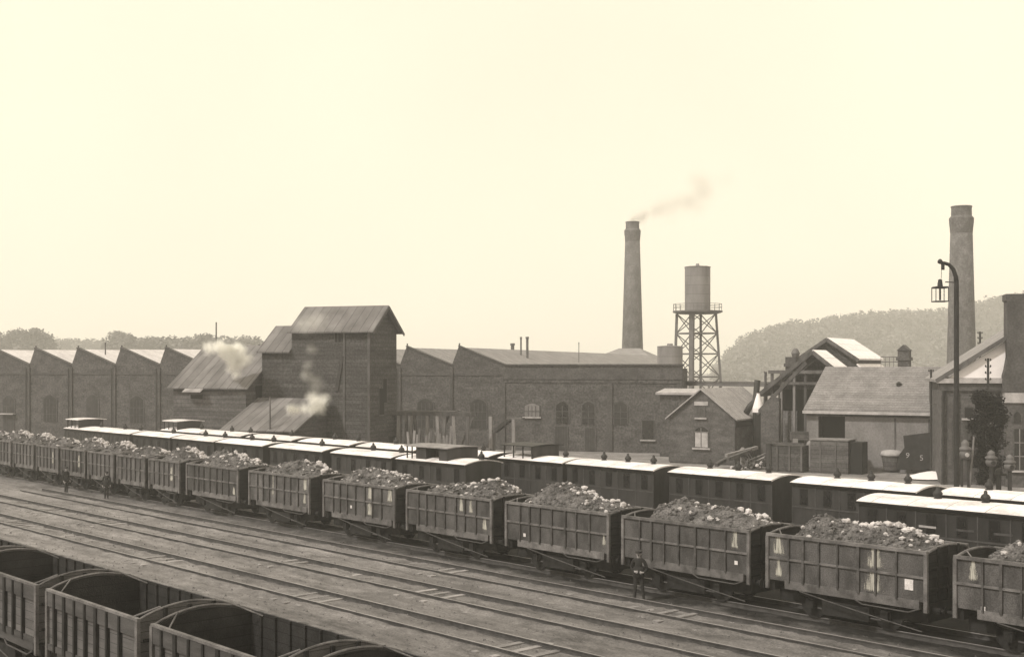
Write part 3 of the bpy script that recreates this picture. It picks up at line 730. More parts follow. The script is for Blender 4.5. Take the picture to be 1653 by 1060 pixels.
# the long workshop hall with its saw-tooth gables
FH = Frame((-.87, 124.0), 17.6)
def hall():
    t = FH.thing('workshop_hall', 'long dark brick workshop hall with a row of saw tooth gables', 'workshop')
    zv, zr, p = 8.32, 10.25, 5.7
    ridges = [-4.74 - i * p for i in range(13)]
    top = [(18.0, zv), (ridges[0] + 4.95, zv)]
    for x in ridges: top += [(x, zr), (x - .75, zv)]
    left = ridges[-1] - .75
    poly = [(left, -.3), (18.0, -.3)] + top
    poly = poly[:-1] + [(left, zv)]
    wall = MB().prism(poly, 0, .45, 'Y').build('front_wall', 'brick_hall', t)
    MB().lohi(17.55, 18.0, .452, 3.0, -.3, zv - .3).build('end_wall', 'brick_hall', t)
    MB().lohi(.25, 17.54, 2.71, 3.0, -.3, zv - .3).build('rear_wall', 'brick_hall', t)
    MB().lohi(-.1, .2, .452, 99.5, -.3, zv - .35).build('side_wall', 'brick_hall', t)
    MB().lohi(left, .2, 99.6, 100, -.3, zv - .4).build('rear_wall', 'brick_hall', t)
    depth = 100.0
    for i, x in enumerate(ridges):
        far = depth - (6 if i == 0 else 0)
        b = MB(); b.quad((x, .46, zr - .1), (x + 4.95, .46, zv - .1), (x + 4.95, depth, zv - .1), (x, far, zr - .1), .15)
        b.build('roof_slope', 'slate_roof' if i < 5 else 'hazed_roof', t)
        b = MB(); b.quad((x - .75, .46, zv - .1), (x - .02, .46, zr - .12), (x - .02, far, zr - .12), (x - .75, depth, zv - .1), .1)
        b.build('north_light', 'glass_dark', t)
        b = MB(); b.beam((x - .03, .2, zr + .05), (x + 4.97, .2, zv + .05), .62, .12); b.build('verge', 'brick_dark', t)
        b = MB(); b.lohi(x - .9, x - .6, -.16, -.003, 0, zv - .2); b.build('pilaster', 'brick_dark', t)
        if i:
            b = MB(); b.tube([(x + 5.05 - p - .35, -.25, .1), (x + 5.05 - p - .35, -.25, zv - .3)], .07, 6); b.build('downpipe', 'black_iron', t)
        b = MB(); b.lohi(x - .55, x + 4.75, -.07, -.003, 7.3, 7.5); b.build('string_course', 'brick_dark', t)
        b = MB(); b.lathe([(.07, 0), (.07, .12), (.1, .15), (.03, .24)], 8, (x, .2, zr + .1)); b.build('finial', 'brick_dark', t)
    # the wing with the level parapet
    MB().lohi(.3, 17.5, .46, 2.7, 7.6, 7.75).build('flat_roof', 'grey_iron', t)
    MB().lohi(.15, 18.12, -.16, .5, zv + .002, zv + .14).build('parapet_coping', 'brick_hall', t)
    b = MB(); b.lohi(.0, 18.06, -.12, -.003, 6.95, 8.0); b.build('cornice', 'brick_dark', t)
    b = MB(); b.lohi(.0, 18.03, -.07, -.003, 6.6, 6.9); b.build('frieze', 'brick_hall', t)
    for px in (812, 985, 1098):
        x = FH.x(px); b = MB(); b.lohi(x - .25, x + .25, -.14, -.004, 0, 6.58); b.build('pilaster', 'brick_dark', t)
    # openings of the wing
    x, z = FH.hit(859, 672); x1, z1 = FH.hit(868, 655)
    opening(t, 0, x - .75, x + .75, z, z1, .25, bars=(3, 1), pane='plaster_pale', barmat='brick_dark')  # pane coloured pale so that it looks lit
    for px, dark in ((908, 1), (950, 0), (1002, 0)):
        x, z = FH.hit(px, 654)
        opening(t, 0, x - .62, x + .62, 2.6, z, .35, bars=(1, 2), pane='glass_dark' if dark else 'black_iron', barmat='brick_dark', sill=False)
    x, z = FH.hit(907, 680); opening(t, 0, x - .7, x + .55, 0, 2.3, 0, 'door', 'door_wood')
    x, z = FH.hit(953, 680); opening(t, 0, x - .5, x + .5, 0, 2.2, 0, 'door', 'door_wood')
    x, z = FH.hit(1046, 688); opening(t, 0, x - .55, x + .55, 1.2, 3.0, 0, 'window', 'glass_dark')
    # openings of the gabled bays
    for i, x in enumerate(ridges[:12]):
        c = x + 2.2
        if i in (8, 11): opening(t, 0, c - .9, c + .6, 0, 4.6, .45, 'door', 'door_wood')
        elif i in (10,):
            opening(t, 0, c - .8, c + .7, 2.9, 4.4, .5, 'window', 'door_wood', bars=(2, 1), barmat='brick_dark', sill=False)
            w = opening(t, 0, c - .75, c + .65, 0, 2.6, 0, 'door', 'door_wood')
            b = MB(); b.lohi(c - 1.0, c + .9, -.5, -.01, 2.72, 2.85); b.build('door_hood', 'stone_trim', w)
        else: opening(t, 0, c - .95, c + .75, 2.0, 4.5, .45, 'window', 'black_iron', bars=(3, 2), barmat='brick_dark', sill=False)
    for lx, y, z0, h, r in ((-6.0, 22, 9.4, 1.3, .22), (-3.1, 16, 9.0, 2.3, .10), (-2.2, 15.5, 8.6, 2.7, .15), (-48.8, 3.0, 9.5, 1.2, .07), (-1.0, 34, 8.4, 2.6, .05)):
        b = MB(); b.tube([(lx, y, z0), (lx, y, z0 + h)], r, 8); b.tube([(lx, y, z0 + h), (lx, y, z0 + h + .25)], r * 1.3, 8); b.build('roof_pipe', 'grey_iron', t)
hall()

# the tall boarded sorting tower, its lower wing, the sheds at its foot
FT = Frame((at(597, 700, 101.7).x, 101.7), 20)
def tower():
    t = FT.thing('sorting_tower', 'tall boarded tower with a grey iron roof above the yard', 'tower')
    L, W, ze, zr = 7.3, 5.1, 11.3, 13.2
    MB().prism([(0, -.3), (0, ze), (W / 2, zr), (W, ze), (W, -.3)], -L, 0, 'X').build('wall', 'boards', t)
    k = (zr - ze) / (W / 2); o = .45
    for sg, ye in ((-1, 0), (1, W)):
        yo, zo = ye + sg * o, ze - k * o
        q = [(-L - .2, W / 2, zr + .04), (.5, W / 2, zr + .04), (.5, yo, zo + .04), (-L - .2, yo, zo + .04)]
        MB().add(q + [(a, b_, c + .12) for a, b_, c in q], [(0, 1, 2, 3), (4, 5, 6, 7), (0, 1, 5, 4), (1, 2, 6, 5), (2, 3, 7, 6), (3, 0, 4, 7)]).build('roof', 'iron_roof', t)
    for sg, ye in ((-1, 0), (1, W)):
        b = MB(); b.beam((.53, W / 2, zr - .02), (.53, ye + sg * o, ze - k * o - .04), .05, .24); b.build('barge_board', 'timber', t)
    x, z = FT.hit(549, 552); x2, z2 = FT.hit(549, 534)
    w = MB().lohi(x - .55, x + .5, -.05, .02, z - .1, z2 + .1).build('window', 'timber', t); MB().lohi(x - .45, x + .4, -.06, -.02, z, z2).build('pane', 'void', w)
    b = MB()
    for dx in (-.17, .13): b.lohi(x + dx - .03, x + dx + .03, -.075, -.061, z, z2)
    b.build('glazing_bar', 'timber', w)
    # a tall slot and loading hole in the gable end
    for y0, y1, z0, z1 in ((1.7, 2.6, 4.2, 6.4), (2.4, 3.1, 5.2, 7.2), (3.6, 4.8, 1.8, 2.3)):
        w = MB().lohi(-.02, .04, y0 - .1, y1 + .1, z0 - .1, z1 + .1).build('hatch', 'timber', t); MB().lohi(.0, .05, y0, y1, z0, z1).build('hatch_opening', 'void', w)
    for x in (-2.35, -.08):
        b = MB(); b.lohi(x - .1, x + .1, -.07, -.003, 0, ze - .3); b.build('corner_board', 'timber', t)
    b = MB(); b.beam((-3.05, -.05, 6.2), (-2.5, -.05, 9.1), .12, .3); b.build('brace', 'door_wood', t)
    # lower wing to the left
    xl = FT.x(418); xr = -L - .01
    ze2, zr2 = 9.62, 11.6; Wm = 2.75
    MB().prism([(0, -.3), (0, ze2), (Wm, zr2), (2 * Wm, ze2), (2 * Wm, -.3)], xl + .3, xr, 'X').build('wing_wall', 'boards', t)
    k2 = (zr2 - ze2) / Wm
    q = [(xl, Wm, zr2 + .04), (xr, Wm, zr2 + .04), (xr, -.4, ze2 - .4 * k2 + .04), (xl, -.4, ze2 - .4 * k2 + .04)]
    MB().add(q + [(a, b_, c + .12) for a, b_, c in q], [(0, 1, 2, 3), (4, 5, 6, 7), (0, 1, 5, 4), (1, 2, 6, 5), (2, 3, 7, 6), (3, 0, 4, 7)]).build('wing_roof', 'iron_roof', t)
    q = [(xl, Wm, zr2 + .04), (xr, Wm, zr2 + .04), (xr, 2 * Wm + .4, ze2 - .4 * k2 + .04), (xl, 2 * Wm + .4, ze2 - .4 * k2 + .04)]
    MB().add(q + [(a, b_, c + .12) for a, b_, c in q], [(0, 1, 2, 3), (4, 5, 6, 7), (0, 1, 5, 4), (1, 2, 6, 5), (2, 3, 7, 6), (3, 0, 4, 7)]).build('wing_roof', 'iron_roof', t)
    b = MB(); b.lohi(FT.x(470), FT.x(522), -1.2, -.01, 4.9, 5.05); b.build('canopy', 'timber', t)
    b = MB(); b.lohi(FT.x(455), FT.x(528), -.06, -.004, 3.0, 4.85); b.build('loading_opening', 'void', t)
tower()
def sheds():
    F = Frame((at(280, 700, 106).x, 106.0), 20)
    x1 = F.x(397)
    t = gabled(F, 'boarded_shed', 'pale boarded shed with a steep iron roof left of the sorting tower', 'shed', 0, x1, 0, 10.6, 6.55, 9.95, 'x', 'boards_pale', 'iron_roof', .4, .1)
    x, z = F.hit(318, 634)
    w = MB().lohi(x - .7, x + .7, -.06, .02, z - .55, z - .1).build('hatch', 'timber', t)
    MB().lohi(x - .6, x + .6, -.065, -.02, z - .5, z - .15).build('hatch_opening', 'void', w)
    MB().quad((x - .9, -.9, z + .1), (x + .9, -.9, z + .1), (x + .9, -.02, z + .6), (x - .9, -.02, z + .6), .06).build('hatch_canopy', 'timber_pale', t)
    MB().lohi(x1 + .003, x1 + .05, 1.5, 9.5, 3.4, 6.6).build('end_shade', 'void', t)  # black sheet painting the shade on the right end
    F2 = Frame((at(362, 690, 99.5).x, 99.5), 20)
    t = F2.thing('lean_to_shed', 'low dark shed with a single sloping roof at the foot of the sorting tower', 'shed')
    x2 = F2.x(474)
    MB().prism([(0, -.3), (0, 3.25), (5.4, 5.5), (5.4, -.3)], 0, x2, 'X').build('wall', 'boards', t)
    q = [(-.25, -.4, 3.15), (x2 + .25, -.4, 3.15), (x2 + .25, 5.5, 5.6), (-.25, 5.5, 5.6)]
    MB().quad(*q, t=.12).build('roof', 'iron_roof', t)
    # poles standing before the tower
    for (px, y0, y1, Y, lab) in ((436, 705, 640, 98, 'thin wooden pole rising before the low lean to shed'), (535, 710, 658, 103, 'slim pale pole at the right end of the low lean to shed'), (349, 600, 520, 118, 'thin mast rising behind the boarded shed roof')):
        P = at(px, y1, Y); o = MB().tube([(0, 0, -.2), (0, 0, P.z)], [.09, .06], 6).build('pole', 'timber' if px != 535 else 'timber_pale', None, loc=(P.x, Y, 0)); tag(o, lab, 'pole')
sheds()

# timber staging in front of the hall
def staging():
    F = Frame((at(622, 700, 106).x, 106.0), 12)
    t = F.thing('timber_trestle', 'rough timber trestle with leaning posts in front of the hall', 'trestle')
    z = F.hit(690, 668)[1]
    xe = F.x(762)
    MB().beam((-.3, 0, z), (xe, 0, z), .3, .28).build('beam', 'timber', t)
    MB().beam((-.3, 1.6, z - .05), (xe, 1.6, z - .05), .3, .28).build('beam', 'timber', t)
    MB().lohi(0, xe - 1.5, .0, 1.6, z + .16, z + .24).build('deck', 'timber', t)
    for px, lean in ((634, .35), (642, -.1), (656, .0), (660, -.3), (676, .4), (690, 0), (708, .1), (712, -.35), (735, .2), (752, -.2)):
        x = F.x(px); MB().beam((x, .0 + (px % 2) * .1, -.2), (x - lean, 0, z - .1), .24).build('post', 'timber' if px % 3 else 'timber_pale', t)
    for px in (648, 702, 742):
        x = F.x(px); MB().beam((x - .7, 1.5, .3), (x + .8, 1.6, z - .2), .16).build('brace', 'timber', t)
    # shed boards of the opening behind
    # plank stack leaning
    F2 = Frame((at(662, 700, 101).x, 101.0), 12)
    t2 = F2.thing('plank_fence', 'ragged fence of upright planks below the timber trestle', 'fence')
    rnd = random.Random(4); x1 = F2.x(728); n = 17
    me = [MB().box((0, 0, 1.5), (.19, .05, 3.0 + .35 * q)).mesh('plank', 'timber' if q % 2 else 'timber_pale') for q in range(3)]
    for i in range(n):
        o = bpy.data.objects.new('plank', rnd.choice(me)); col.objects.link(o); o.parent = t2
        o.location = (x1 * i / n, rnd.uniform(-.06, .06), -.1 + rnd.uniform(-.35, .2)); o.rotation_euler = (rnd.uniform(-.1, .1), rnd.uniform(-.09, .13), 0)
    MB().lohi(0, x1, .09, .18, 1.0, 1.15).build('rail', 'timber', t2)
    F3 = Frame((at(786, 700, 106).x, 106.0), 15)
    t3 = F3.thing('wooden_stairs', 'wooden stair between two pale posts in front of the hall', 'stairs')
    for px, pt in ((792, 672), (829, 676)):
        x, zz = F3.hit(px, pt); MB().lohi(x - .13, x + .13, -.13, .13, -.2, zz).build('post', 'timber_pale', t3)
    a, b_ = F3.hit(796, 697), F3.hit(820, 678)
    MB().beam((a[0], -.05, a[1]), (b_[0], -.05, b_[1]), .1, .3).build('stringer', 'door_wood', t3)
    MB().beam((a[0], 1.0, a[1]), (b_[0], 1.0, b_[1]), .1, .3).build('stringer', 'door_wood', t3)
    for k in range(7):
        f = (k + .5) / 7; MB().box((a[0] + (b_[0] - a[0]) * f, .48, a[1] + (b_[1] - a[1]) * f), (.28, .9, .05)).build('step', 'timber', t3)
    MB().lohi(b_[0] - .1, b_[0] + 1.2, -.1, 1.1, b_[1] + .1, b_[1] + .2).build('landing', 'timber', t3)
    MB().lohi(a[0] - .6, a[0] - .1, .2, 1.1, -.1, a[1] - .1).build('base_box', 'timber', t3)
    # piled boards at the right of the trestle
    for i, (px, py, Y, w, h, lab) in enumerate(((760, 712, 104, 3.4, 1.5, 'stack of dark boards between the trestle and the wooden stair'), (640, 712, 103, 1.9, 1.7, 'dark stack of sawn boards left of the plank fence'))):
        P = at(px, py, Y); b = MB(); rnd2 = random.Random(i)
        for k in range(9):
            for q in range(3):
                b.box((rnd2.uniform(-.12, .12), -.4 + q * .42, .1 + k * h / 9), (w + rnd2.uniform(-.3, .3), .36, h / 9 - .04))
        o = b.build('board_stack', 'timber'); o.location = (P.x, Y, -.12); o.rotation_euler.z = R(-14); tag(o, lab, 'board stack')
staging()

# the small brick house with the white window
FB = Frame((at(1081, 742, 107.5).x, 107.5), 30)
def small_house():
    w = FB.x(1186)
    t = gabled(FB, 'brick_cottage', 'small gabled brick house with one tall white window', 'house', 0, w, 0, 10, 3.85, 6.2, 'y', 'brick_warm', 'pale_slate', .3, .12)
    x, z0 = FB.hit(1132.5, 722); x1 = FB.x(1144); xh = FB.x(1121)
    zt = FB.hit(1132, 694)[1]
    wdw = opening(t, 0, xh + .06, x1 - .02, z0, zt, .28, pane='glass_dark', bars=(0, 0))
    b = MB(); zm = FB.hit(1132, 698)[1]
    xm = (xh + x1) / 2
    b.lohi(xh + .1, xm - .05, -.085, -.066, z0 + .04, zm); b.lohi(xm + .03, x1 - .06, -.085, -.066, z0 + .04, zm); b.build('white_shutter', 'stone_trim', wdw)
    b = MB(); b.lohi(xm - .045, xm + .025, -.12, -.09, z0, zt + .2); b.lohi(xh + .06, x1 - .02, -.118, -.088, zm + .02, zm + .1); b.build('glazing_bar', 'timber_pale', wdw)
    a = FB.hit(1121, 654); c = FB.hit(1143, 648)
    MB().lohi(a[0], c[0], -.07, -.004, a[1] - .0, c[1]).build('gable_band', 'stone_trim', t)
    a = FB.hit(1126, 673); c = FB.hit(1138, 657)
    opening(t, 0, a[0], c[0], a[1], c[1], 0, pane='brick_dark', fw=.08)
    MB().lohi(-.06, w + .06, -.06, -.003, 0, .55).build('plinth', 'brick_dark', t)
    # gutters and lower brick return on the right hand side
    MB().lohi(w + .003, w + .12, -.02, 9.8, 3.1, 3.5).build('gutter', 'door_wood', t)
    o = Frame((at(1065, 700, 115).x, 115.0), 22)
    t2 = o.thing('lean_to_store', 'low brick store with a pale roof edge behind the small house', 'shed')
    x1 = o.x(1124)
    MB().lohi(0, x1, 0, 2.6, -.3, 5.7).build('wall', 'brick_hall', t2)
    MB().quad((-.3, -.4, 5.82), (x1 + .2, -.4, 5.82), (x1 + .2, 2.9, 6.15), (-.3, 2.9, 6.15), .2).build('roof', 'stone_trim', t2)
    # curved stove pipe against the shed behind the house
    P0, P1, P2 = at(1211, 655, 107.6), at(1219, 640, 107.8), at(1222, 619, 108)
    o2 = MB().tube([P0 - Vector((.4, 0, .7)), P0, (P0 + P1) / 2 + Vector((.2, 0, 0)), P1 + Vector((.1, 0, .2)), P2, P2 + Vector((.05, 0, .3))], .27, 10).build('stove_pipe', 'black_iron', smooth=True)
    tag(o2, 'curved black pipe rising behind the small house roof', 'pipe')
    b = MB(); c = at(1224, 655, 107.2); b.lathe([(.5, -.55), (.5, -.2), (.22, .75), (.14, 1.0), (.14, 1.1)], 14)
    o3 = b.build('hopper', 'plaster_white', None, loc=c); MB().lohi(-.4, .4, -.4, .4, -c.z, -.56).build('stand', 'black_iron', o3)
    tag(o3, 'pale pointed hopper beside the curved black pipe', 'hopper')
small_house()

# open shed with steep roofs and the long store at the right
FS = Frame((at(1302, 757, 101.5).x, 101.5), 30)
def right_sheds():
    x1 = FS.x(1521)
    ze = 4.75; D = 6.0; zr = 8.0
    t = FS.thing('long_store', 'long low store with a pale front wall and a tiled roof', 'shed')
    xo0, xo1 = FS.x(1321), FS.x(1364)
    b = MB()
    b.lohi(0, xo0, 0, .3, -.3, ze); b.lohi(xo1, x1, 0, .3, -.3, ze)
    b.build('front_wall', 'plaster_pale', t)
    MB().lohi(xo0, xo1, .0, .3, -.3, 2.15).build('sill_wall', 'brick_pale', t)
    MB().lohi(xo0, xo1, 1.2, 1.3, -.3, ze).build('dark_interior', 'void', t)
    MB().prism([(.31, -.3), (.31, ze), (D, zr - .1), (2 * D, ze), (2 * D, -.3)], 0, .25, 'X').build('end_wall', 'boards_upright', t)
    MB().prism([(.31, -.3), (.31, ze), (D, zr - .1), (2 * D, ze), (2 * D, -.3)], x1 - .25, x1, 'X').build('end_wall', 'brick_warm', t)
    MB().lohi(.26, x1 - .26, 2 * D - .3, 2 * D, -.3, ze).build('rear_wall', 'brick_warm', t)
    k = (zr - ze) / D
    for a, c in (((-.4), D), ((2 * D + .4), D)):
        za = ze - .4 * k
        q = [(-.15, a, za + .08), (x1 + .2, a, za + .08), (x1 + .2, c, zr + .08), (-.15, c, zr + .08)]
        MB().add(q + [(p[0], p[1], p[2] + .13) for p in q], [(0, 1, 2, 3), (4, 5, 6, 7), (0, 1, 5, 4), (1, 2, 6, 5), (2, 3, 7, 6), (3, 0, 4, 7)]).build('roof', 'tile_roof', t)
    MB().lohi(-.2, x1 + .2, -.5, -.41, ze - .34, ze - .1).build('eaves_board', 'stone_trim', t)
    MB().lohi(-.1, x1 + .1, -.06, -.003, ze - .55, ze - .36).build('wall_plate', 'timber', t)
    for px in (1445, 1500): 
        x = FS.x(px); MB().lohi(x - .06, x + .06, -.05, -.003, 0, ze - .6).build('batten', 'timber', t)
    x, z = FS.hit(1451, 614, 3.3)
    # small roof vent
    yv = 3.2; zv = ze + k * yv + .2
    MB().lathe([(.2, -.25), (.2, .12), (.28, .15), (.05, .32)], 8, (FS.x(1451, yv), yv, zv)).build('roof_vent', 'black_iron', t)
    # open shed behind with two stepped gables
    def gable_roof(F, name, lab, px, py, Y, half, dz, depth, roofs, drop, left_more=0):
        P = at(px, py, Y); F = Frame((P.x, Y), 30)
        t = F.thing(name, lab, 'shed'); zr_, ze_ = P.z, P.z - dz
        k = dz / half
        for sg, m in ((-1, roofs[0]), (1, roofs[1])):
            h = half + (left_more if sg < 0 else 0)
            q = [(0, -.3, zr_), (sg * h, -.3, zr_ - k * h), (sg * h, depth, zr_ - k * h), (0, depth, zr_)]
            MB().add(q + [(p[0], p[1], p[2] + .16) for p in q], [(0, 1, 2, 3), (4, 5, 6, 7), (0, 1, 5, 4), (1, 2, 6, 5), (2, 3, 7, 6), (3, 0, 4, 7)]).build('roof', m, t)
            MB().beam((0, -.36, zr_ - .05), (sg * h, -.36, zr_ - k * h - .05), .08, .34).build('barge_board', 'timber', t)
        return t, F, zr_, ze_, k
    t, F, zr_, ze_, k = gable_roof(None, 'open_shed', 'open timber shed with a dark inside and a strip of white roof', 1313, 567, 108, 4.2, 3.3, 3.9, ('iron_roof', 'zinc_roof'), 0, .9)
    xl = -4.6
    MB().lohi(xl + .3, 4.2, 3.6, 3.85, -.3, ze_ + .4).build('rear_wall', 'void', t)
    MB().prism([(-4.0, ze_ - .1), (0, zr_ - .12), (4.0, ze_ - .1)], 3.3, 3.55, 'Y').build('gable_boards', 'boards', t)
    for z, h in ((7.75, .3), (6.75, .24)):
        MB().beam((xl + .6, -.1, z), (3.9, -.1, z), .22, h).build('tie_beam', 'timber', t)
    for px, m in ((1246, 'timber'), (1261, 'timber_pale'), (1282, 'timber_pale'), (1300, 'timber')):
        x = F.x(px); MB().lohi(x - .11, x + .11, -.05, .17, -.2, 7.8).build('post', m, t)
    x = F.x(1270); MB().lohi(x - 1.0, x + .6, 1.0, 1.15, -.2, 4.3).build('partition', 'boards_upright', t)
    for sg in (-1, 1): MB().beam((sg * .3, -.12, 9.1), (sg * 2.7, -.12, 7.1), .16, .2).build('rafter_brace', 'timber', t)
    t, F, zr_, ze_, k = gable_roof(None, 'roof_lantern_shed', 'taller shed with a broad white roof slope behind the open timber shed', 1336, 547, 118, 3.0, 2.0, 9.5, ('iron_roof', 'zinc_roof'), 0)
    MB().prism([(-2.8, -.3), (-2.8, ze_ + .05), (0, zr_ - .12), (2.8, ze_ + .05), (2.8, -.3)], 0.1, 9.2, 'Y').build('wall', 'boards', t)
    MB().quad((2.85, -.2, ze_ - .35), (4.4, -.2, ze_ - 1.7), (4.4, 9.0, ze_ - 1.7), (2.85, 9.0, ze_ - .35), .12).build('lower_roof', 'zinc_roof', t)
    # brick wall with a sloping shoulder, left of the open shed
    P = at(1228, 700, 106.5); F = Frame((P.x, 106.5), 30)
    t = F.thing('buttress_wall', 'brick wall with a sloped shoulder left of the dark open shed', 'wall')
    zt = F.hit(1240, 640)[1]; xr = F.x(1257)
    MB().prism([(0, -.3), (0, zt - .9), (.9, zt), (1.6, zt - .15), (xr, zt - 2.6), (xr, -.3)], 0, .6, 'Y').build('brickwork', 'brick_warm', t)
    MB().beam((-.4, .2, zt - 1.5), (F.x(1300), .2, zt + 2.9), .2, .3).build('raking_beam', 'timber', t)
    # brick stacks
    for px0, px1, py, Y, lab, cap in ((1268, 1290, 576, 114, 'square brick chimney stub left of the white roofs', 0), (1449, 1471, 566, 116, 'brick chimney stub with a gabled cap behind the tiled roof', 1)):
        A, B = at(px0, py, Y), at(px1, py, Y); w = (B.x - A.x)
        t = thing('chimney_stub', lab, 'chimney', ((A.x + B.x) / 2, Y, 0), R(-30))
        w *= .8
        MB().lohi(-w / 2, w / 2, -w / 2, w / 2, 0, A.z).build('stack', 'brick_hall', t)
        MB().lohi(-w / 2 - .12, w / 2 + .12, -w / 2 - .12, w / 2 + .12, A.z - .9, A.z - .6).build('band', 'brick_dark', t)
        if cap: MB().prism([(-w / 2 - .1, A.z + .003), (0, A.z + .55), (w / 2 + .1, A.z + .003)], -w / 2 - .1, w / 2 + .1, 'Y').build('cap', 'brick_dark', t)
        else: MB().lathe([(.3, A.z + .003), (.42, A.z + .35), (.25, A.z + .7), (.1, A.z + .8)], 10, (w * .3, 0, 0)).build('cowl', 'grey_iron', t)
        if cap:
            MB().lohi(-w / 2 - .3, w / 2 + .35, -w / 2 - .3, w / 2 + .3, 0, A.z - 2.2).build('stack_base', 'brick_hall', t)
    P = at(1437, 590, 116)
    t = thing('railing', 'low iron railing beside the gabled chimney stub', 'railing', (P.x, 116, 0), R(-20))
    z0 = at(1437, 592, 116).z; z1 = at(1437, 576, 116).z
    for z in (z1, (z0 + z1) / 2): MB().lohi(-.85, .75, -.03, .03, z - .04, z + .04).build('rail', 'grey_iron', t)
    for k_ in range(5): MB().lohi(-.85 + k_ * .38, -.80 + k_ * .38, -.025, .025, z0 - 8, z1 - .041).build('post', 'grey_iron', t)
    # pipe bridge from the water tower to the open shed
    a, b_ = at(1103, 619, 121), at(1240, 621, 113)
    t = thing('pipe_bridge', 'long dark iron pipe bridge running from the water tower to the open shed', 'pipe bridge', a)
    MB().beam((0, 0, 0), b_ - a, .3, .36).build('girder', 'grey_iron', t)
    MB().beam((0, 0, .24), b_ - a + Vector((0, 0, .24)), .5, .06).build('walkway', 'black_iron', t)
    for f in (.02, .45, .98):
        q = (b_ - a) * f; MB().lohi(q.x - .1, q.x + .1, q.y - .1, q.y + .1, -a.z, q.z - .2).build('support', 'grey_iron', t)
    P = at(1236, 600, 113); o = MB().tube([(0, 0, 0), (.25, 0, P.z), (.1, 0, P.z + .0)], .12, 6).build('pole', 'timber', None, loc=(P.x - .25, 113, 0)); tag(o, 'short leaning post at the right end of the pipe bridge', 'pole')
right_sheds()

# the brick house at the right edge
FR = Frame((at(1519, 700, 88).x, 88.0), 14)
def right_house():
    t = FR.thing('brick_house', 'brick house with a white plastered gable at the right edge', 'house')
    z_e = FR.hit(1560, 610)[1]; W = 13.0; D = 10.0
    MB().lohi(0, W, 0, D, -.3, z_e).build('wall', 'brick_warm', t)
    xp = FR.x(1668); zp = FR.hit(1668, 508)[1]
    MB().prism([(.5, z_e), (xp, zp - .62), (2 * xp - .5, z_e)], .05, .35, 'Y').build('white_gable', 'plaster_white', t)
    for sg in (-1, 1):
        xe = xp + sg * (xp + .35); q = [(xp, -.25, zp - .5), (xe, -.25, z_e - .3), (xe, D, z_e - .3), (xp, D, zp - .5)]
        MB().add(q + [(p[0], p[1], p[2] + .2) for p in q], [(0, 1, 2, 3), (4, 5, 6, 7), (0, 1, 5, 4), (1, 2, 6, 5), (2, 3, 7, 6), (3, 0, 4, 7)]).build('roof', 'slate_roof', t)
        MB().beam((xp, -.3, zp - .42), (xe, -.3, z_e - .22), .08, .3).build('barge_board', 'timber', t)
    MB().lohi(-.3, FR.x(1622), -.32, -.003, z_e - .36, z_e - .02).build('cornice', 'stone_trim', t)
    MB().lohi(-.14, FR.x(1622), -.14, -.003, z_e - .9, z_e - .37).build('frieze', 'brick_dark', t)
    for px0, px1 in ((1519, 1524), (1543, 1548)):
        a, c = FR.x(px0), FR.x(px1); MB().lohi(a, c, -.12, -.003, 0, z_e - .91).build('pilaster', 'brick_warm', t)
    a, c = FR.x(1530), FR.x(1536.5)
    zt = FR.hit(1533, 657)[1]
    opening(t, 0, a, c, 1.2, zt, .14, pane='brick_dark', frame='brick_dark', sill=False, fw=.07)
    a, c = FR.x(1557), FR.x(1570); z0 = FR.hit(1560, 674)[1]; z1 = FR.hit(1560, 658)[1]
    opening(t, 0, a, c, z0, z1, 0, pane='void')
    opening(t, 0, a, c, .2, FR.hit(1560, 680)[1], 0, 'door', 'door_wood')
    # projecting bay with the stack that rises before the gable
    xb = FR.x(1624, -1.0); xb2 = xb + 4.2
    MB().lohi(xb, xb2, -1.0, -.003, -.3, FR.hit(1640, 650, -1)[1]).build('bay_wall', 'brick_warm', t)
    zc0, zc1 = FR.hit(1640, 650, -1)[1], FR.hit(1640, 634, -1)[1]
    MB().lohi(xb - .1, xb2 + .1, -1.12, -.004, zc0 + .002, zc1).build('bay_cornice', 'stone_trim', t)
    zs = FR.hit(1640, 545, -1)[1]; zt = FR.hit(1640, 474, -1)[1]
    b = MB(); zq = lambda py: FR.hit(1640, py, -1)[1]; prof = [(xb - .16, zc1 + .002), (xb - .16, zq(606)), (xb - .04, zq(596)), (xb + .10, zq(576)), (xb + .10, zt - .5), (xb + .0, zt - .45), (xb + .0, zt)]
    cx_ = xb + 1.7
    b.prism(prof + [(2 * cx_ - x, z) for x, z in reversed(prof)], -.95, .9, 'Y'); b.build('chimney_stack', 'brick_dark', t)
    a, c = FR.x(1636, -1), FR.x(1648, -1)
    opening(t, -1.0, a, c, FR.hit(1640, 682, -1)[1], FR.hit(1640, 670, -1)[1], .25, pane='glass_dark', sill=False)
    opening(t, -1.0, a + .05, c + .25, FR.hit(1640, 758, -1)[1], FR.hit(1640, 692, -1)[1], 0, pane='glass_dark', bars=(1, 2))
    MB().tube([FRl(1625, 552, -.5), FRl(1625, 575, -.6), FRl(1630, 590, -.9)], .09, 6).build('downpipe', 'black_iron', t)
    a = FR.x(1522); MB().tube([(a, -.25, 0), (a, -.25, z_e - .9)], .08, 6).build('downpipe', 'black_iron', t)
def FRl(px, py, y):
    x, z = FR.hit(px, py, y); return (x, y, z)
right_house()

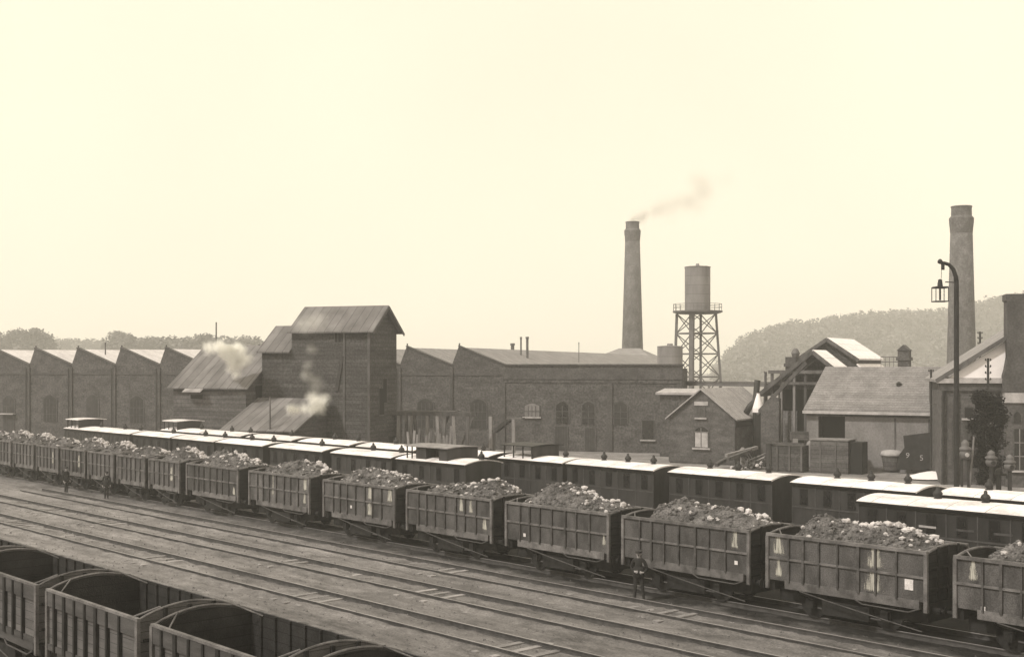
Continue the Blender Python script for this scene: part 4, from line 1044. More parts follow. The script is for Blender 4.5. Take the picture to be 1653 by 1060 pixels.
# tall chimneys
def chimney(px, Y, py_top, wtop, wbot, py_bot, label):
    t = thing('factory_chimney', label, 'chimney', (at(px, 0, Y).x, Y, 0), 0, 'tall brick factory chimneys')
    zt = at(px, py_top, Y).z; rt = wtop / 2 / FPX * Y; rb = wbot / 2 / FPX * Y; zb = at(px, py_bot, Y).z
    f = lambda z: rt + (rb - rt) * ((zt - z) / (zt - zb)) ** 1.0
    hc = zt - 2.2
    MB().lathe([(f(0), -.2), (f(zb), zb), (f(zt * .5), zt * .5), (f(hc - 2.0), hc - 2.0)], 20).build('shaft', 'chimney_brick', t, smooth=True)
    r0 = f(hc - 2.0)
    MB().lathe([(r0, hc - 1.999), (r0 * 1.04, hc - 1.2), (r0 * 1.1, hc - .3), (r0 * 1.12, hc + .35), (r0 * 1.0, hc + .6), (rt * 1.0, hc + .7), (rt * .98, zt - .3), (rt * 1.03, zt - .2), (rt * 1.03, zt), (rt * .75, zt), (rt * .75, zt - 1)], 20).build('crown', 'chimney_brick', t)
    return zt
ZT1 = chimney(1021, 260, 358, 22, 35, 575, 'smoking tall round brick chimney behind the long hall roof')
chimney(1552, 190, 333, 32, 46, 600, 'tall round brick chimney behind the street lamp at the right')
t = thing('chimney_plinth', 'hipped slate roof of the boiler house round the foot of the smoking chimney', 'boiler house', (at(1021, 0, 236).x, 236, 0), R(-17.6))
MB().lohi(-6, 4.6, -6, 6, -.3, 9.6).build('wall', 'brick_hall', t)
MB().add([(-6.4, -6.4, 9.602), (5, -6.4, 9.602), (5, 6.4, 9.602), (-6.4, 6.4, 9.602), (-2.6, 0, 11.6), (1.4, 0, 11.6)], [(0, 1, 5, 4), (1, 2, 5), (2, 3, 4, 5), (3, 0, 4), (3, 2, 1, 0)]).build('roof', 'slate_roof', t)

def water_tower():
    Y = 185.0; P = at(1126, 590, Y); u = Y / FPX
    t = thing('water_tower', 'iron lattice water tower with a tall round tank', 'water tower', (P.x, Y, 0), 0)
    z = lambda py: at(0, py, Y).z
    r = 20.5 * u; zt, zp = z(432), z(503)
    MB().lathe([(r, zp + .2), (r, zt), (r * 1.03, zt), (r * 1.03, zt + .12), (r * .9, zt + .16), (.3, zt + .28), (.22, zt + .6)], 28).build('tank', 'tank_iron', t)
    R_ = 40 * u
    MB().lathe([(R_ * .8, zp - .32), (R_, zp - .1), (R_, zp + .12), (r + .01, zp + .13)], 24).build('platform', 'grey_iron', t)
    b = MB(); n = 20
    for k in range(n):
        a = 2 * math.pi * k / n; b.tube([(R_ * .97 * math.cos(a), R_ * .97 * math.sin(a), zp + .12), (R_ * .97 * math.cos(a), R_ * .97 * math.sin(a), zp + 1.15)], .035, 4)
    for h in (.65, 1.12):
        b.tube([(R_ * .97 * math.cos(2 * math.pi * k / 32), R_ * .97 * math.sin(2 * math.pi * k / 32), zp + h) for k in range(33)], .03, 4, cap=False)
    b.build('platform_railing', 'grey_iron', t)
    tops = [(-32, .45), (-12, -1.0), (8.5, 1.0), (28, -.45)]     # offsets in photo px, depth share
    bots = [(-38, .5), (-15, -1.15), (9, 1.15), (40, -.5)]
    leg = []
    for (a, da), (c, dc) in zip(tops, bots):
        A = Vector((a * u, da * 22 * u, zp - .3)); B = Vector((c * u, dc * 24 * u, -.2)); leg.append((A, B))
    zs = [zp - .3, z(538), z(571), z(608), z(650), z(690)]
    def on(k, zz):
        A, B = leg[k]; f = (A.z - zz) / (A.z - B.z); return A + (B - A) * f
    for k in range(4):
        MB().beam(leg[k][0], leg[k][1], .36 if k != 1 else .62, None).build('leg', 'grey_iron', t)
    order = [0, 1, 3, 2]
    for i in range(len(zs) - 1):
        for q in range(4):
            k, l = order[q], order[(q + 1) % 4]
            MB().beam(on(k, zs[i]), on(l, zs[i + 1]), .09, .12).build('brace', 'grey_iron', t)
            MB().beam(on(l, zs[i]), on(k, zs[i + 1]), .09, .12).build('brace', 'grey_iron', t)
            MB().beam(on(k, zs[i + 1]), on(l, zs[i + 1]), .2, .22).build('ring_beam', 'grey_iron', t)
    MB().tube([(-10 * u, -.3, 0), (-10 * u, -.3, zp - .2)], .4, 8).build('riser_pipe', 'grey_iron', t)
    A, B = at(1061, 560, 160), at(1102, 560, 160)
    t = thing('low_tank', 'squat round iron tank behind the right end of the hall', 'tank', ((A.x + B.x) / 2, 160, 0))
    rr_ = (B.x - A.x) / 2
    MB().lathe([(rr_, 7.0), (rr_, A.z), (rr_ * 1.02, A.z + .05), (rr_ * .95, A.z + .12), (.4, A.z + .2), (.35, A.z + .45)], 24).build('tank', 'tank_iron', t)
    MB().lathe([(rr_ * .9, -.2), (rr_ * .9, 6.99)], 16).build('base', 'brick_hall', t)
water_tower()

# ---------------------------------------------------------------- yard furniture and clutter
def text_mesh(txt, size, name, m):
    cu = bpy.data.curves.new('digit', 'FONT'); cu.body = txt; cu.size = size; cu.extrude = .004; cu.align_x = 'CENTER'; cu.align_y = 'CENTER'
    o = bpy.data.objects.new('digit', cu); col.objects.link(o)
    me = bpy.data.meshes.new_from_object(o.evaluated_get(bpy.context.evaluated_depsgraph_get())); bpy.data.objects.remove(o)
    me.materials.clear(); me.materials.append(M[m]); me.name = name
    return me
def street_lamp():
    Y = 62.0; P = at(1544, 600, Y)
    t = thing('street_lamp', 'tall swan necked iron lamp post with a hanging square lantern', 'street lamp', (P.x, Y, 0))
    z = lambda py: at(0, py, Y).z
    dx = lambda px: (px - 1544) / FPX * Y
    MB().lathe([(.2, -.1), (.2, .9), (.135, 1.1), (.125, z(500)), (.115, z(452))], 12).build('post', 'black_iron', t, smooth=False)
    MB().tube([(0, 0, z(456)), (dx(1543), 0, z(447)), (dx(1539), 0, z(435)), (dx(1532), 0, z(427)), (dx(1524), 0, z(424.5)), (dx(1517), 0, z(424))], [.115, .11, .10, .09, .085, .07], 10).build('arm', 'black_iron', t, smooth=True)
    MB().lathe([(.03, -.12), (.12, -.08), (.13, .02), (.06, .12)], 10, (dx(1517.5), 0, z(422))).build('arm_finial', 'black_iron', t)
    MB().lathe([(.09, -.2), (.09, .1)], 8, (dx(1522), 0, z(429))).build('pulley', 'black_iron', t)
    MB().tube([(dx(1520), 0, z(430)), (dx(1519.5), 0, z(450))], .012, 4).build('cable', 'black_iron', t)
    MB().beam((0, 0, z(456)), (dx(1526), 0, z(455)), .05).build('ladder_bar', 'black_iron', t)
    x = dx(1517.5); z0, z1 = z(486.5), z(464.5); w = .31
    ln = MB().lathe([(.12, z1), (.14, z1 + .05), (.10, z(452)), (.06, z(450.5))], 12, (x, 0, 0)).build('lantern', 'black_iron', t)
    b = MB()
    for sx in (-1, 1):
        for sy in (-1, 1): b.lohi(x + sx * w - .016, x + sx * w + .016, sy * w - .016, sy * w + .016, z0, z1)
    for zz in (z0, z1):
        for s_ in (-1, 1):
            b.lohi(x - w - .02, x + w + .02, s_ * w - .025, s_ * w + .025, zz - .025, zz + .025); b.lohi(x + s_ * w - .026, x + s_ * w + .026, -w + .03, w - .03, zz - .024, zz + .024)
    b.build('lantern_frame', 'black_iron', ln)
    MB().tube([(x, 0, z0 + .06), (x, 0, z1)], .05, 8).build('arc_rod', 'black_iron', ln)
    MB().lohi(x - w, x + w, -w, w, z1 + .026, z1 + .06).build('lantern_top', 'black_iron', ln)
street_lamp()

def signal(px, py_top, py_head, Y, lab, two):
    P = at(px, py_head, Y); h = P.z; zt = at(px, py_top, Y).z - h
    t = thing('signal_lantern', lab, 'signal lantern', (P.x, Y, 0), 0, 'urn shaped lanterns on posts before the brick house')
    s = zt / 1.15
    MB().lathe([(.10, h), (.26, h + .06 * s), (.34, h + .3 * s), (.32, h + .44 * s), (.24, h + .5 * s), (.36, h + .56 * s), (.37, h + .66 * s), (.2, h + .78 * s), (.24, h + .86 * s), (.2, h + 1.0 * s), (.08, h + 1.12 * s), (.02, h + 1.15 * s)], 14).build('urn', 'grey_iron', t, smooth=True)
    for x in ((-.2, .2) if two else (0.0,)):
        MB().tube([(x, 0, -.1), (x, 0, h + .05)], .085 if two else .13, 8).build('post', 'black_iron', t)
    for y, z in ((-.38, h + .3 * s),):
        MB().lathe([(.12, -.02), (.13, .05), (.05, .1)], 10, (0, y, z), axis='Y').build('lens', 'stone_trim' if two else 'glass_dark', t)
signal(1558, 709, 742, 76, 'tallest urn shaped lantern, on two posts beside the lamp post', True)
signal(1600, 726, 753, 76, 'urn shaped lantern on a single post in front of the dark ivy', False)
signal(1630, 733, 760, 76, 'rightmost urn shaped lantern, before the bay of the brick house', False)
P = at(1571, 770, 76.3); o = MB().tube([(0, 0, -.1), (.35, 0, P.z + 2.5)], .06, 6).build('leaning_pole', 'timber_pale', None, loc=(P.x - .3, 76.3, 0)); tag(o, 'pole leaning beside the tallest urn shaped lantern', 'pole')
t = thing('water_crane', 'squat black hydrant between two urn shaped lanterns', 'hydrant', (at(1612, 760, 76.4).x, 76.4, 0))
MB().lathe([(.3, -.1), (.3, .3), (.16, .4), (.16, 1.5), (.24, 1.6), (.2, 1.85), (.05, 2.0)], 12).build('body', 'black_iron', t)
MB().tube([(0, 0, 1.6), (.45, -.1, 1.6), (.5, -.1, 1.35)], .09, 8).build('spout', 'black_iron', t)

def telegraph(px, py_top, Y, lab, arms, base=0.0, r=.08, double=True):
    P = at(px, py_top, Y); t = thing('telegraph_pole', lab, 'telegraph pole', (P.x, Y, 0))
    MB().tube([(0, 0, base - .2), (0, 0, P.z)], [r * 1.2, r], 8).build('pole', 'black_iron', t)
    for k in range(arms):
        z = P.z - .15 - k * .42
        MB().lohi(-.17, .17, -.02, .02, z - .03, z + .0).build('cross_arm', 'black_iron', t)
        for x in (-.16, .16):
            MB().lathe([(.03, z), (.06, z + .03), (.05, z + .10), (.02, z + .14)], 8, (x, 0, 0)).build('insulator', 'black_iron', t)
telegraph(1595, 578, 81, 'telegraph pole with four pairs of insulators before the white gable', 4)
telegraph(1582, 535, 101, 'bare telegraph pole rising behind the white gable roof', 3)
telegraph(1503, 596, 93, 'thin pole with short arms at the right end of the tiled roof', 1)
b = MB(); A, B, C_, D_ = at(1503, 628, 93), at(1520, 627, 90), at(1503, 652, 93), at(1520, 652, 90)
o = b.tube([A, B], .03, 4).tube([C_, D_], .03, 4).build('stay_wires', 'black_iron'); tag(o, 'two short wires running from the thin pole to the brick house', 'wire')

def clutter():
    # old wagon body, crate with a black block at its end, pale upright drum
    F = Frame((at(1237, 755, 99).x, 99.0), 30)
    t = F.thing('dark_bin', 'dark boarded bin with a framed end, left of the big crate', 'bin')
    w = F.x(1296); h = F.hit(1240, 714)[1]
    MB().lohi(.42, w, 0, 1.6, -.1, h - .2).build('side', 'boards', t)
    MB().lohi(0, .4, -.1, 1.7, -.1, h).build('end_frame', 'door_wood', t)
    MB().beam((-.1, -.12, h - .02), (w + .1, -.12, h - .02), .12, .14).build('top_rail', 'timber', t)
    for x in (.9, 1.9, w - .1): MB().lohi(x - .07, x + .07, -.1, -.003, 0, h - .22).build('batten', 'timber', t)
    F = Frame((at(1308, 756, 97.5).x, 97.5), 30)
    t = F.thing('large_crate', 'big boarded crate with a pale top edge in front of the long store', 'crate')
    w = F.x(1369); h = F.hit(1310, 710)[1]; 
    MB().lohi(0, w, 0, 2.2, -.1, h).build('side', 'boards_pale', t)
    MB().lohi(-.05, w + .08, -.08, 2.3, h + .003, h + .09).build('lid', 'timber_pale', t)
    w2 = F.x(1390)
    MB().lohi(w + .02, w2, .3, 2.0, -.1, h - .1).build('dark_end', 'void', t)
    for x in (.8, 2.0): MB().lohi(x - .05, x + .05, -.06, -.003, 0, h - .05).build('batten', 'timber', t)
    def put(name, lab, cat, b, m, px, py, Y=None, rz=0.0, group=None):
        P = on_ground(px, py) if Y is None else at(px, py, Y)
        o = b.build(name, m, None, loc=(P.x, P.y, 0)); o.rotation_euler.z = rz; return tag(o, lab, cat, group)
    put('upright_drum', 'tall pale upright drum standing at the left corner of the big crate', 'drum', MB().lathe([(.34, 0), (.36, .1), (.36, 1.7), (.30, 2.0), (.14, 2.25), (.1, 2.3)], 16), 'timber_pale', 1308, 753.5)
    put('upright_board', 'pale board standing on end beside the dark boarded bin', 'board', MB().lohi(-.2, .2, -.05, .05, 0, 2.35), 'timber_pale', 1284, 754)
    put('open_box', 'small plank box lifted on the rim of the dark bin', 'box', MB().lohi(-.7, .7, -.35, .35, 2.22, 2.9), 'boards_pale', 1290, 753.2)
    for px, lab in ((1321, 'left one of the two cart wheels leaning on the big crate'), (1334, 'right one of the two cart wheels leaning on the big crate')):
        b = MB(); b.lathe([(.27, -.05), (.34, -.05), (.34, .05), (.27, .05)], 18, (0, 0, .34), axis='Y'); b.lathe([(.08, -.07), (.08, .07)], 8, (0, 0, .34), axis='Y')
        for k in range(8):
            a = k * math.pi / 4; b.beam((.06 * math.cos(a), 0, .34 + .06 * math.sin(a)), (.29 * math.cos(a), 0, .34 + .29 * math.sin(a)), .05, .05)
        put('cart_wheel', lab, 'cart wheel', b, 'timber_pale', px, 759, None, R(-25), 'cart wheels leaning on the crate')
    put('small_keg', 'small pale keg on the ground right of the two cart wheels', 'keg', MB().lathe([(.15, 0), (.2, .18), (.2, .26), (.15, .46), (.13, .46), (.12, .42)], 14), 'timber_pale', 1355, 758.5)
    put('log', 'short dark log lying beside the small pale keg', 'log', MB().tube([(-.6, 0, .12), (.6, 0, .12)], .12, 10), 'bark', 1365, 758)
    # slanted beam on a heap of scrap
    P, Q = at(1372, 756, 98), at(1397, 732, 99)
    o = MB().beam((0, 0, 0), Q - P, .2, .16).build('slanted_beam', 'timber_pale', None, loc=P); tag(o, 'thick beam slanting up against the scrap heap right of the crate', 'beam')
    t = thing('scrap_heap', 'heap of dark scrap iron between the big crate and the pale topped tub', 'scrap heap', at(1404, 757, 100))
    t.location.z = 0; rnd = random.Random(9); b = MB()
    for i in range(26):
        a = Vector((rnd.uniform(-1.2, 1.2), rnd.uniform(-.8, .8), rnd.uniform(.05, .9))); q = a + Vector((rnd.uniform(-.9, .9), rnd.uniform(-.3, .3), rnd.uniform(-.2, .5)))
        b.beam(a, q, rnd.uniform(.06, .16))
    for i in range(14):
        v, f = ico(rnd.uniform(.15, .4), rnd); c = Vector((rnd.uniform(-1.2, 1.2), rnd.uniform(-.6, .6), rnd.uniform(.1, .7))); b.add([q + c for q in v], f)
    b.build('scrap', 'rib_iron', t)
    MB().lathe([(.3, -.08), (.38, 0), (.3, .08)], 14, (.75, -.3, 1.25), axis='Y').build('pulley_wheel', 'black_iron', t)
    # tub with a pale domed top
    P = on_ground(1440, 759); t = thing('covered_tub', 'round tub with a pale domed cover left of the black sheet', 'tub', (P.x, P.y, 0))
    MB().lathe([(.62, 0), (.66, .1), (.8, 1.1), (.82, 1.15)], 18).build('tub', 'boards_pale', t)
    MB().lathe([(.86, 1.16), (.9, 1.25), (.82, 1.5), (.55, 1.62), (.1, 1.66)], 18).build('cover', 'stone_trim', t, smooth=True)
    # black iron sheet with chalked digits
    F = Frame((at(1446, 757, 97).x, 97.0), 24)
    t = F.thing('iron_plate', 'big black leaning iron plate with a chalked 9 and 5', 'iron plate')
    pts = [F.hit(*q) for q in ((1446, 758), (1452, 733), (1460, 722), (1458, 703), (1507, 697), (1510, 712), (1512, 758))]
    pts = [(x, max(z, -.05)) for x, z in pts]
    MB().prism(pts, 0, .12, 'Y').build('plate', 'sheet_black', t)
    for ch, px, py in (('9', 1465, 735), ('5', 1487.5, 739)):
        x, z = F.hit(px, py); o = bpy.data.objects.new('chalk_digit', text_mesh(ch, .6, 'chalk_digit', 'chalk')); col.objects.link(o); o.parent = t
        o.location = (x, -.012, z); o.rotation_euler = (R(90), R(8 if ch == '9' else -4), 0)
    for px in (1470, 1500):
        x = F.x(px); MB().beam((x, .9, 0), (x, .13, 2.4), .1).build('prop', 'timber', t)
    o = MB().lohi(0, .9, 0, .2, -.1, 2.0).build('dark_door_panel', 'door_wood', None, loc=at(1512, 759, 95.5)); o.location.z = 0; o.rotation_euler.z = R(-24); tag(o, 'narrow dark panel leaning between the black plate and the brick house', 'panel')
    # pile of logs and sleepers by the small house
    base = on_ground(1178, 747); rnd = random.Random(2); g = 'timber balks piled by the small brick house'
    specs = [((1172, 735), (1222, 722), 'upper long pale balk of the pile right of the small brick house', 'timber_pale', .28),
             ((1175, 741), (1212, 727), 'dark balk lying just under the upper pale one', 'timber', .3),
             ((1156, 750), (1186, 733), 'dark balk at the left foot of the timber pile', 'bark', .3),
             ((1208, 751), (1241, 736), 'pale balk slanting up at the right of the timber pile', 'timber_pale', .28),
             ((1205, 746), (1237, 733), 'dark balk behind the slanting pale one', 'timber', .26),
             ((1212, 755), (1236, 747), 'short balk lowest at the right of the timber pile', 'timber', .26)]
    for (a, c, lab, m, r) in specs:
        Pa = at(a[0], a[1], 100.5 + rnd.uniform(-.5, .5)); Pc = at(c[0], c[1], 103 + rnd.uniform(-.5, .5))
        o = MB().beam((0, 0, 0), Pc - Pa, r, r * .9).build('timber_balk', m, None, loc=Pa); tag(o, lab, 'balk', g)
    t = thing('rubble_heap', 'heap of pale rubble and broken wood in front of the timber balks', 'rubble heap', (base.x + .6, 100.5, 0)); b = MB()
    for i in range(70):
        x, y = rnd.gauss(.6, 1.1), rnd.gauss(0, .5); r = rnd.uniform(.06, .24); v, f = ico(r, rnd); z = max(.0, .75 - abs(x - .6) * .42 - abs(y) * .5) * rnd.uniform(.3, 1)
        b.add([q + Vector((x, y, z)) for q in v], f, 0 if rnd.random() < .7 else 1)
    for i in range(16):
        a = Vector((rnd.uniform(-1, 2.4), rnd.uniform(-.5, .6), rnd.uniform(.1, .7))); b.beam(a, a + Vector((rnd.uniform(-.8, .8), .1, rnd.uniform(-.2, .7))), .07, .07, 0)
    b.build('rubble', ['timber', 'pale_stone'], t)
    P = on_ground(1199, 752, 0); o = MB().lathe([(.2, 0), (.24, .1), (.2, .7), (.32, .95), (.3, 1.3), (.12, 1.55)], 10).build('pale_post_stump', 'timber_pale', None, loc=(P.x, P.y, 0)); tag(o, 'short pale stump standing in front of the timber balks', 'stump')
    # sand
    P = on_ground(1504, 770.5); b = MB(); vs, fs = [], []; n = 16
    for j in range(7):
        for i in range(n):
            a = 2 * math.pi * i / n; r = (j / 6); vs.append((2.0 * r * math.cos(a), 1.5 * r * math.sin(a), .5 * (1 - r ** 1.5) + .03 * mnoise.noise((a * 2, r * 5, 0)) - .02))
    for j in range(6):
        for i in range(n): fs.append((j * n + i, j * n + (i + 1) % n, (j + 1) * n + (i + 1) % n, (j + 1) * n + i))
    o = b.add(vs, fs).build('sand_heap', 'plaster_white', None, True, loc=(P.x, P.y, -.0)); tag(o, 'low white sand heap beside the corner of the brick house', 'sand heap')
clutter()

# ---------------------------------------------------------------- people
def person(P, rz, label, pose, H=1.72):
    """one skinned body: pelvis, spine, neck and head, arms to five fingers, legs to toes"""
    J, E, Rr = [], [], []
    def j(p, r, par=None):
        J.append(Vector(p)); Rr.append(r)
        if par is not None: E.append((par, len(J) - 1))
        return len(J) - 1
    pel = j((0, 0, .95), .135)
    bel = j((0, -.01, 1.08), .135, pel); ch = j((0, 0, 1.28), .155, bel); up = j((0, .01, 1.42), .10, ch)
    nk = j((0, .0, 1.50), .055, up); chin = j((0, -.02, 1.56), .07, nk); hd = j((0, -.01, 1.645), .095, chin); tp = j((0, 0, 1.73), .06, hd)
    hands = []
    for sg in (-1, 1):
        sh = j((sg * .185, .01, 1.40), .075, up)
        el, wr, hn, fd = pose[sg]
        e = j(el, .052, sh); w = j(wr, .036, e); h = j(hn, .036, w); hands.append(h)
        d = (Vector(hn) - Vector(wr)).normalized(); side = Vector(fd)
        for k in range(4):
            o = side * (k - 1.5) * .022
            a = Vector(hn) + d * .045 + o; c = a + d * (.035 + .008 * (1.5 - abs(k - 1.5))) + Vector((0, .012, -.012))
            f1 = j(a, .010, h); j(c, .008, f1)
        th = j(Vector(hn) + side * -.045 + d * .01, .011, h); j(Vector(hn) + side * -.055 + d * .045, .009, th)
    for sg, (kn, an, to) in zip((-1, 1), pose['legs']):
        hp = j((sg * .095, 0, .90), .105, pel); k = j(kn, .068, hp); a = j(an, .05, k); hl = j((an[0], an[1] + .02, .055), .05, a); j(to, .04, hl)
    me = bpy.data.meshes.new('person'); me.from_pydata([tuple(v) for v in J], E, [])
    o = bpy.data.objects.new('person', me); col.objects.link(o)
    m = o.modifiers.new('skin', 'SKIN'); m.use_smooth_shade = True
    for i, v in enumerate(me.skin_vertices[0].data): v.radius = (Rr[i], Rr[i]); v.use_root = (i == 0)
    s = o.modifiers.new('sub', 'SUBSURF'); s.levels = 1; s.render_levels = 1
    dg = bpy.context.evaluated_depsgraph_get(); dg.update()
    nm = bpy.data.meshes.new_from_object(o.evaluated_get(dg)); bpy.data.objects.remove(o)
    for q in ('jacket', 'trousers', 'boots', 'skin'): nm.materials.append(M[q])
    wr = [Vector(pose[-1][1]), Vector(pose[1][1])]
    for f in nm.polygons:
        c = f.center; k = 0
        if c.z > 1.50: k = 3
        elif c.z < .12: k = 2
        elif c.z < .86 and abs(c.x) < .28: k = 1
        for sg in (-1, 1):
            h = Vector(pose[sg][2]); w = Vector(pose[sg][1]); d = (h - w).normalized()
            if (c - w).dot(d) > .01 and (c - h).length < .14: k = 3
        f.material_index = k
    # nose, ears and eye sockets belong to the same skin
    bm = bmesh.new(); bm.from_mesh(nm)
    for (p, sc, mi) in (((0, -.125, 1.635), (.014, .028, .024), 3), ((-.088, 0, 1.635), (.012, .024, .034), 3), ((.088, 0, 1.635), (.012, .024, .034), 3), ((-.035, -.098, 1.66), (.014, .01, .009), 2), ((.035, -.098, 1.66), (.014, .01, .009), 2), ((0, -.098, 1.585), (.028, .012, .008), 2), ((0, -.105, 1.60), (.035, .014, .01), 0)):
        r = bmesh.ops.create_icosphere(bm, subdivisions=1, radius=1, matrix=Matrix.Translation(p) @ Matrix.Diagonal((*sc, 1)))
        for v in r['verts']:
            for f in v.link_faces: f.material_index = mi
    bm.to_mesh(nm); bm.free()
    o = bpy.data.objects.new('person', nm); col.objects.link(o)
    o.location = (P.x, P.y, 0); o.rotation_euler.z = rz; o.scale = (H / 1.72,) * 3
    tag(o, label, 'person', 'men standing by the tracks')
    b = MB(); b.lathe([(.102, 1.665), (.125, 1.70), (.13, 1.735), (.09, 1.77), (.02, 1.78)], 16); b.prism([(-.085, -.09), (.085, -.09), (.07, -.17), (0, -.19), (-.07, -.17)], 1.672, 1.688, 'Z')
    b.build('cap', 'cap_cloth', o, smooth=False)
    b = MB(); b.lathe([(.16, .80), (.185, .88), (.165, 1.02), (.175, 1.2)], 16); b.v = [(x * 1.12, y * .86, z) for x, y, z in b.v]
    b.build('jacket_skirt', 'jacket', o, smooth=True)
    return o
front = {-1: ((-.27, .03, 1.14), (-.14, -.17, 1.04), (-.07, -.20, 1.045), (0, .3, 1)), 1: ((.29, .04, 1.13), (.19, -.12, 1.0), (.12, -.18, 1.02), (0, .3, 1)),
         'legs': (((-.12, -.02, .50), (-.14, .02, .10), (-.17, -.13, .03)), ((.13, -.01, .50), (.17, .02, .10), (.2, -.12, .03)))}
down = {-1: ((-.25, .04, 1.13), (-.25, -.03, .90), (-.245, -.05, .82), (0, 1, 0)), 1: ((.24, .05, 1.13), (.23, -.05, .91), (.225, -.08, .83), (0, 1, 0)),
        'legs': (((-.09, -.03, .50), (-.09, .02, .10), (-.10, -.14, .03)), ((.08, .0, .50), (.08, .03, .10), (.1, -.12, .03)))}
P = on_ground(1031, 969); person(P, R(-14), 'man in a flat cap standing with hands joined beside a loaded wagon', front, 1.74)
P = on_ground(107, 796.5); person(P, R(60), 'man in dark clothes standing farther left by the coal train', down, 1.70)
P = on_ground(172, 804.5); person(P, R(20), 'stouter man in dark clothes, right one of the two standing at the left', down, 1.66)

# ---------------------------------------------------------------- trees, hill, far woods
def leaves(b, c, rad, n, size, rnd, mi=0, squash=1.0):
    for i in range(n):
        d = Vector((rnd.gauss(0, 1), rnd.gauss(0, 1), rnd.gauss(0, 1))).normalized() * (rnd.random() ** .4)
        p = Vector((c[0] + d.x * rad[0], c[1] + d.y * rad[1], c[2] + d.z * rad[2]))
        s = size * rnd.uniform(.6, 1.4); u = Vector((rnd.uniform(-1, 1), rnd.uniform(-1, 1), rnd.uniform(-.6, .6))).normalized() * s
        w = Vector((rnd.uniform(-1, 1), rnd.uniform(-1, 1), rnd.uniform(-1, 1))).normalized().cross(u).normalized() * s * .6
        b.add([p - u, p + w, p + u, p - w], [(0, 1, 2, 3)], mi)
def ivy_tree():
    Y = 79.5; rnd = random.Random(8); P = at(1595, 780, Y)
    t = thing('bushy_tree', 'dense dark bushy tree standing before the brick house', 'tree', (P.x, Y, 0))
    MB().tube([(0, 0, -.2), (.05, 0, 1.5), (-.05, 0, 3.2), (.05, 0, 5.2)], [.2, .16, .12, .05], 8).build('trunk', 'bark', t)
    b = MB()
    for k in range(105):
        z = rnd.uniform(.9, 6.45); w = 1.12 * (1.0 if z < 5.6 else .8) * min(1, .45 + z * .16)
        leaves(b, (rnd.uniform(-.85, .85) * w, rnd.uniform(-.6, .6), z), (.44, .4, .45), 130, .08, rnd)
    b.build('crown', 'ivy_leaf', t)
    for a in (.5, 2.4, 4.2): MB().tube([(0, 0, 2.0), (.5 * math.cos(a), .4 * math.sin(a), 3.2), (.8 * math.cos(a), .6 * math.sin(a), 4.4)], [.07, .05, .02], 6).build('limb', 'bark', t)
ivy_tree()
def crown_far(b, c, r, h, rnd, n=110):
    for k in range(7):
        q = (c[0] + rnd.uniform(-.55, .55) * r, c[1] + rnd.uniform(-.5, .5) * r, c[2] + rnd.uniform(-.3, .5) * h)
        leaves(b, q, (r * .55, r * .55, h * .42), n // 7, r * .17, rnd)
def hill():
    prof = [(900, 640), (1100, 632), (1150, 622), (1175, 588), (1205, 562), (1250, 543), (1320, 535), (1400, 524), (1480, 521), (1530, 518), (1580, 505), (1625, 497), (1653, 493), (1720, 480), (1900, 470), (2400, 520)]
    Y0 = 900.0
    def ridge(x):
        px = x / Y0 * FPX + CX
        for (a, ya), (c, yc) in zip(prof, prof[1:]):
            if a <= px <= c:
                y = ya + (yc - ya) * (px - a) / (c - a); return max(-6, EYE - (y - HY) / FPX * Y0)
        return -6
    def hz(x, y):
        r = ridge(x * Y0 / max(y, 420)) + 6
        f = min(1, max(0, (y - 600) / 300)); f = f * f * (3 - 2 * f)
        g = 1 - .4 * min(1, max(0, (y - 925) / 280))
        return -6 + r * f * g + 1.2 * mnoise.noise((x * .02, y * .02, 1))
    b = MB(); vs, fs = [], []; nx, ny = 90, 44
    for k in range(ny + 1):
        for i in range(nx + 1):
            x, y = 28 + i * 10.6, 600 + k * 14.5; vs.append((x, y, hz(x, y)))
    for k in range(ny):
        for i in range(nx):
            a = k * (nx + 1) + i; fs.append((a, a + 1, a + nx + 2, a + nx + 1))
    o = b.add(vs, fs).build('hill', 'hill_soil', None, True); tag(o, kind='structure')
    rnd = random.Random(12); b = MB(); n = 0
    while n < 900:
        y = rnd.uniform(660, 965); px = rnd.uniform(1150, 1700); x = (px - CX) / FPX * y; z = hz(x, y)
        if z < -4.6: continue
        r = rnd.uniform(3.4, 7.0); crown_far(b, (x, y, z + 4.4), r, r * 1.15, rnd, 91); n += 1
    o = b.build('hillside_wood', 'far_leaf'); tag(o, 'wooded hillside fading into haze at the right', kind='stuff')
    b = MB(); rnd = random.Random(31)
    def top(px):
        if px < 78: return 529 + 4 * math.sin(px * .2) + (0 if px > 8 else 3)
        if px < 90: return 542
        if px < 178: return 545
        return 536 + 3 * math.sin(px * .09) + 3 * math.sin(px * .031) + (px - 178) * .03
    for px in range(-70, 460, 3):
        Y = 560 + rnd.uniform(-30, 30) + (260 if 84 < px < 176 else 0)
        P = at(px, top(px) + rnd.uniform(-1, 4), Y); r = rnd.uniform(3.0, 5.8)
        crown_far(b, (P.x, Y, P.z - r), r, r * 1.1, rnd, 112)
        for k in range(3):
            zz = P.z - r * 2 - k * 5
            if zz > 1: crown_far(b, (P.x + rnd.uniform(-2, 2), Y + rnd.uniform(-2, 2), zz), r * 1.1, r * 1.2, rnd, 84)
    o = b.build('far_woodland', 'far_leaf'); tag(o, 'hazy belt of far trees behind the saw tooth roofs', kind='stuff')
hill()

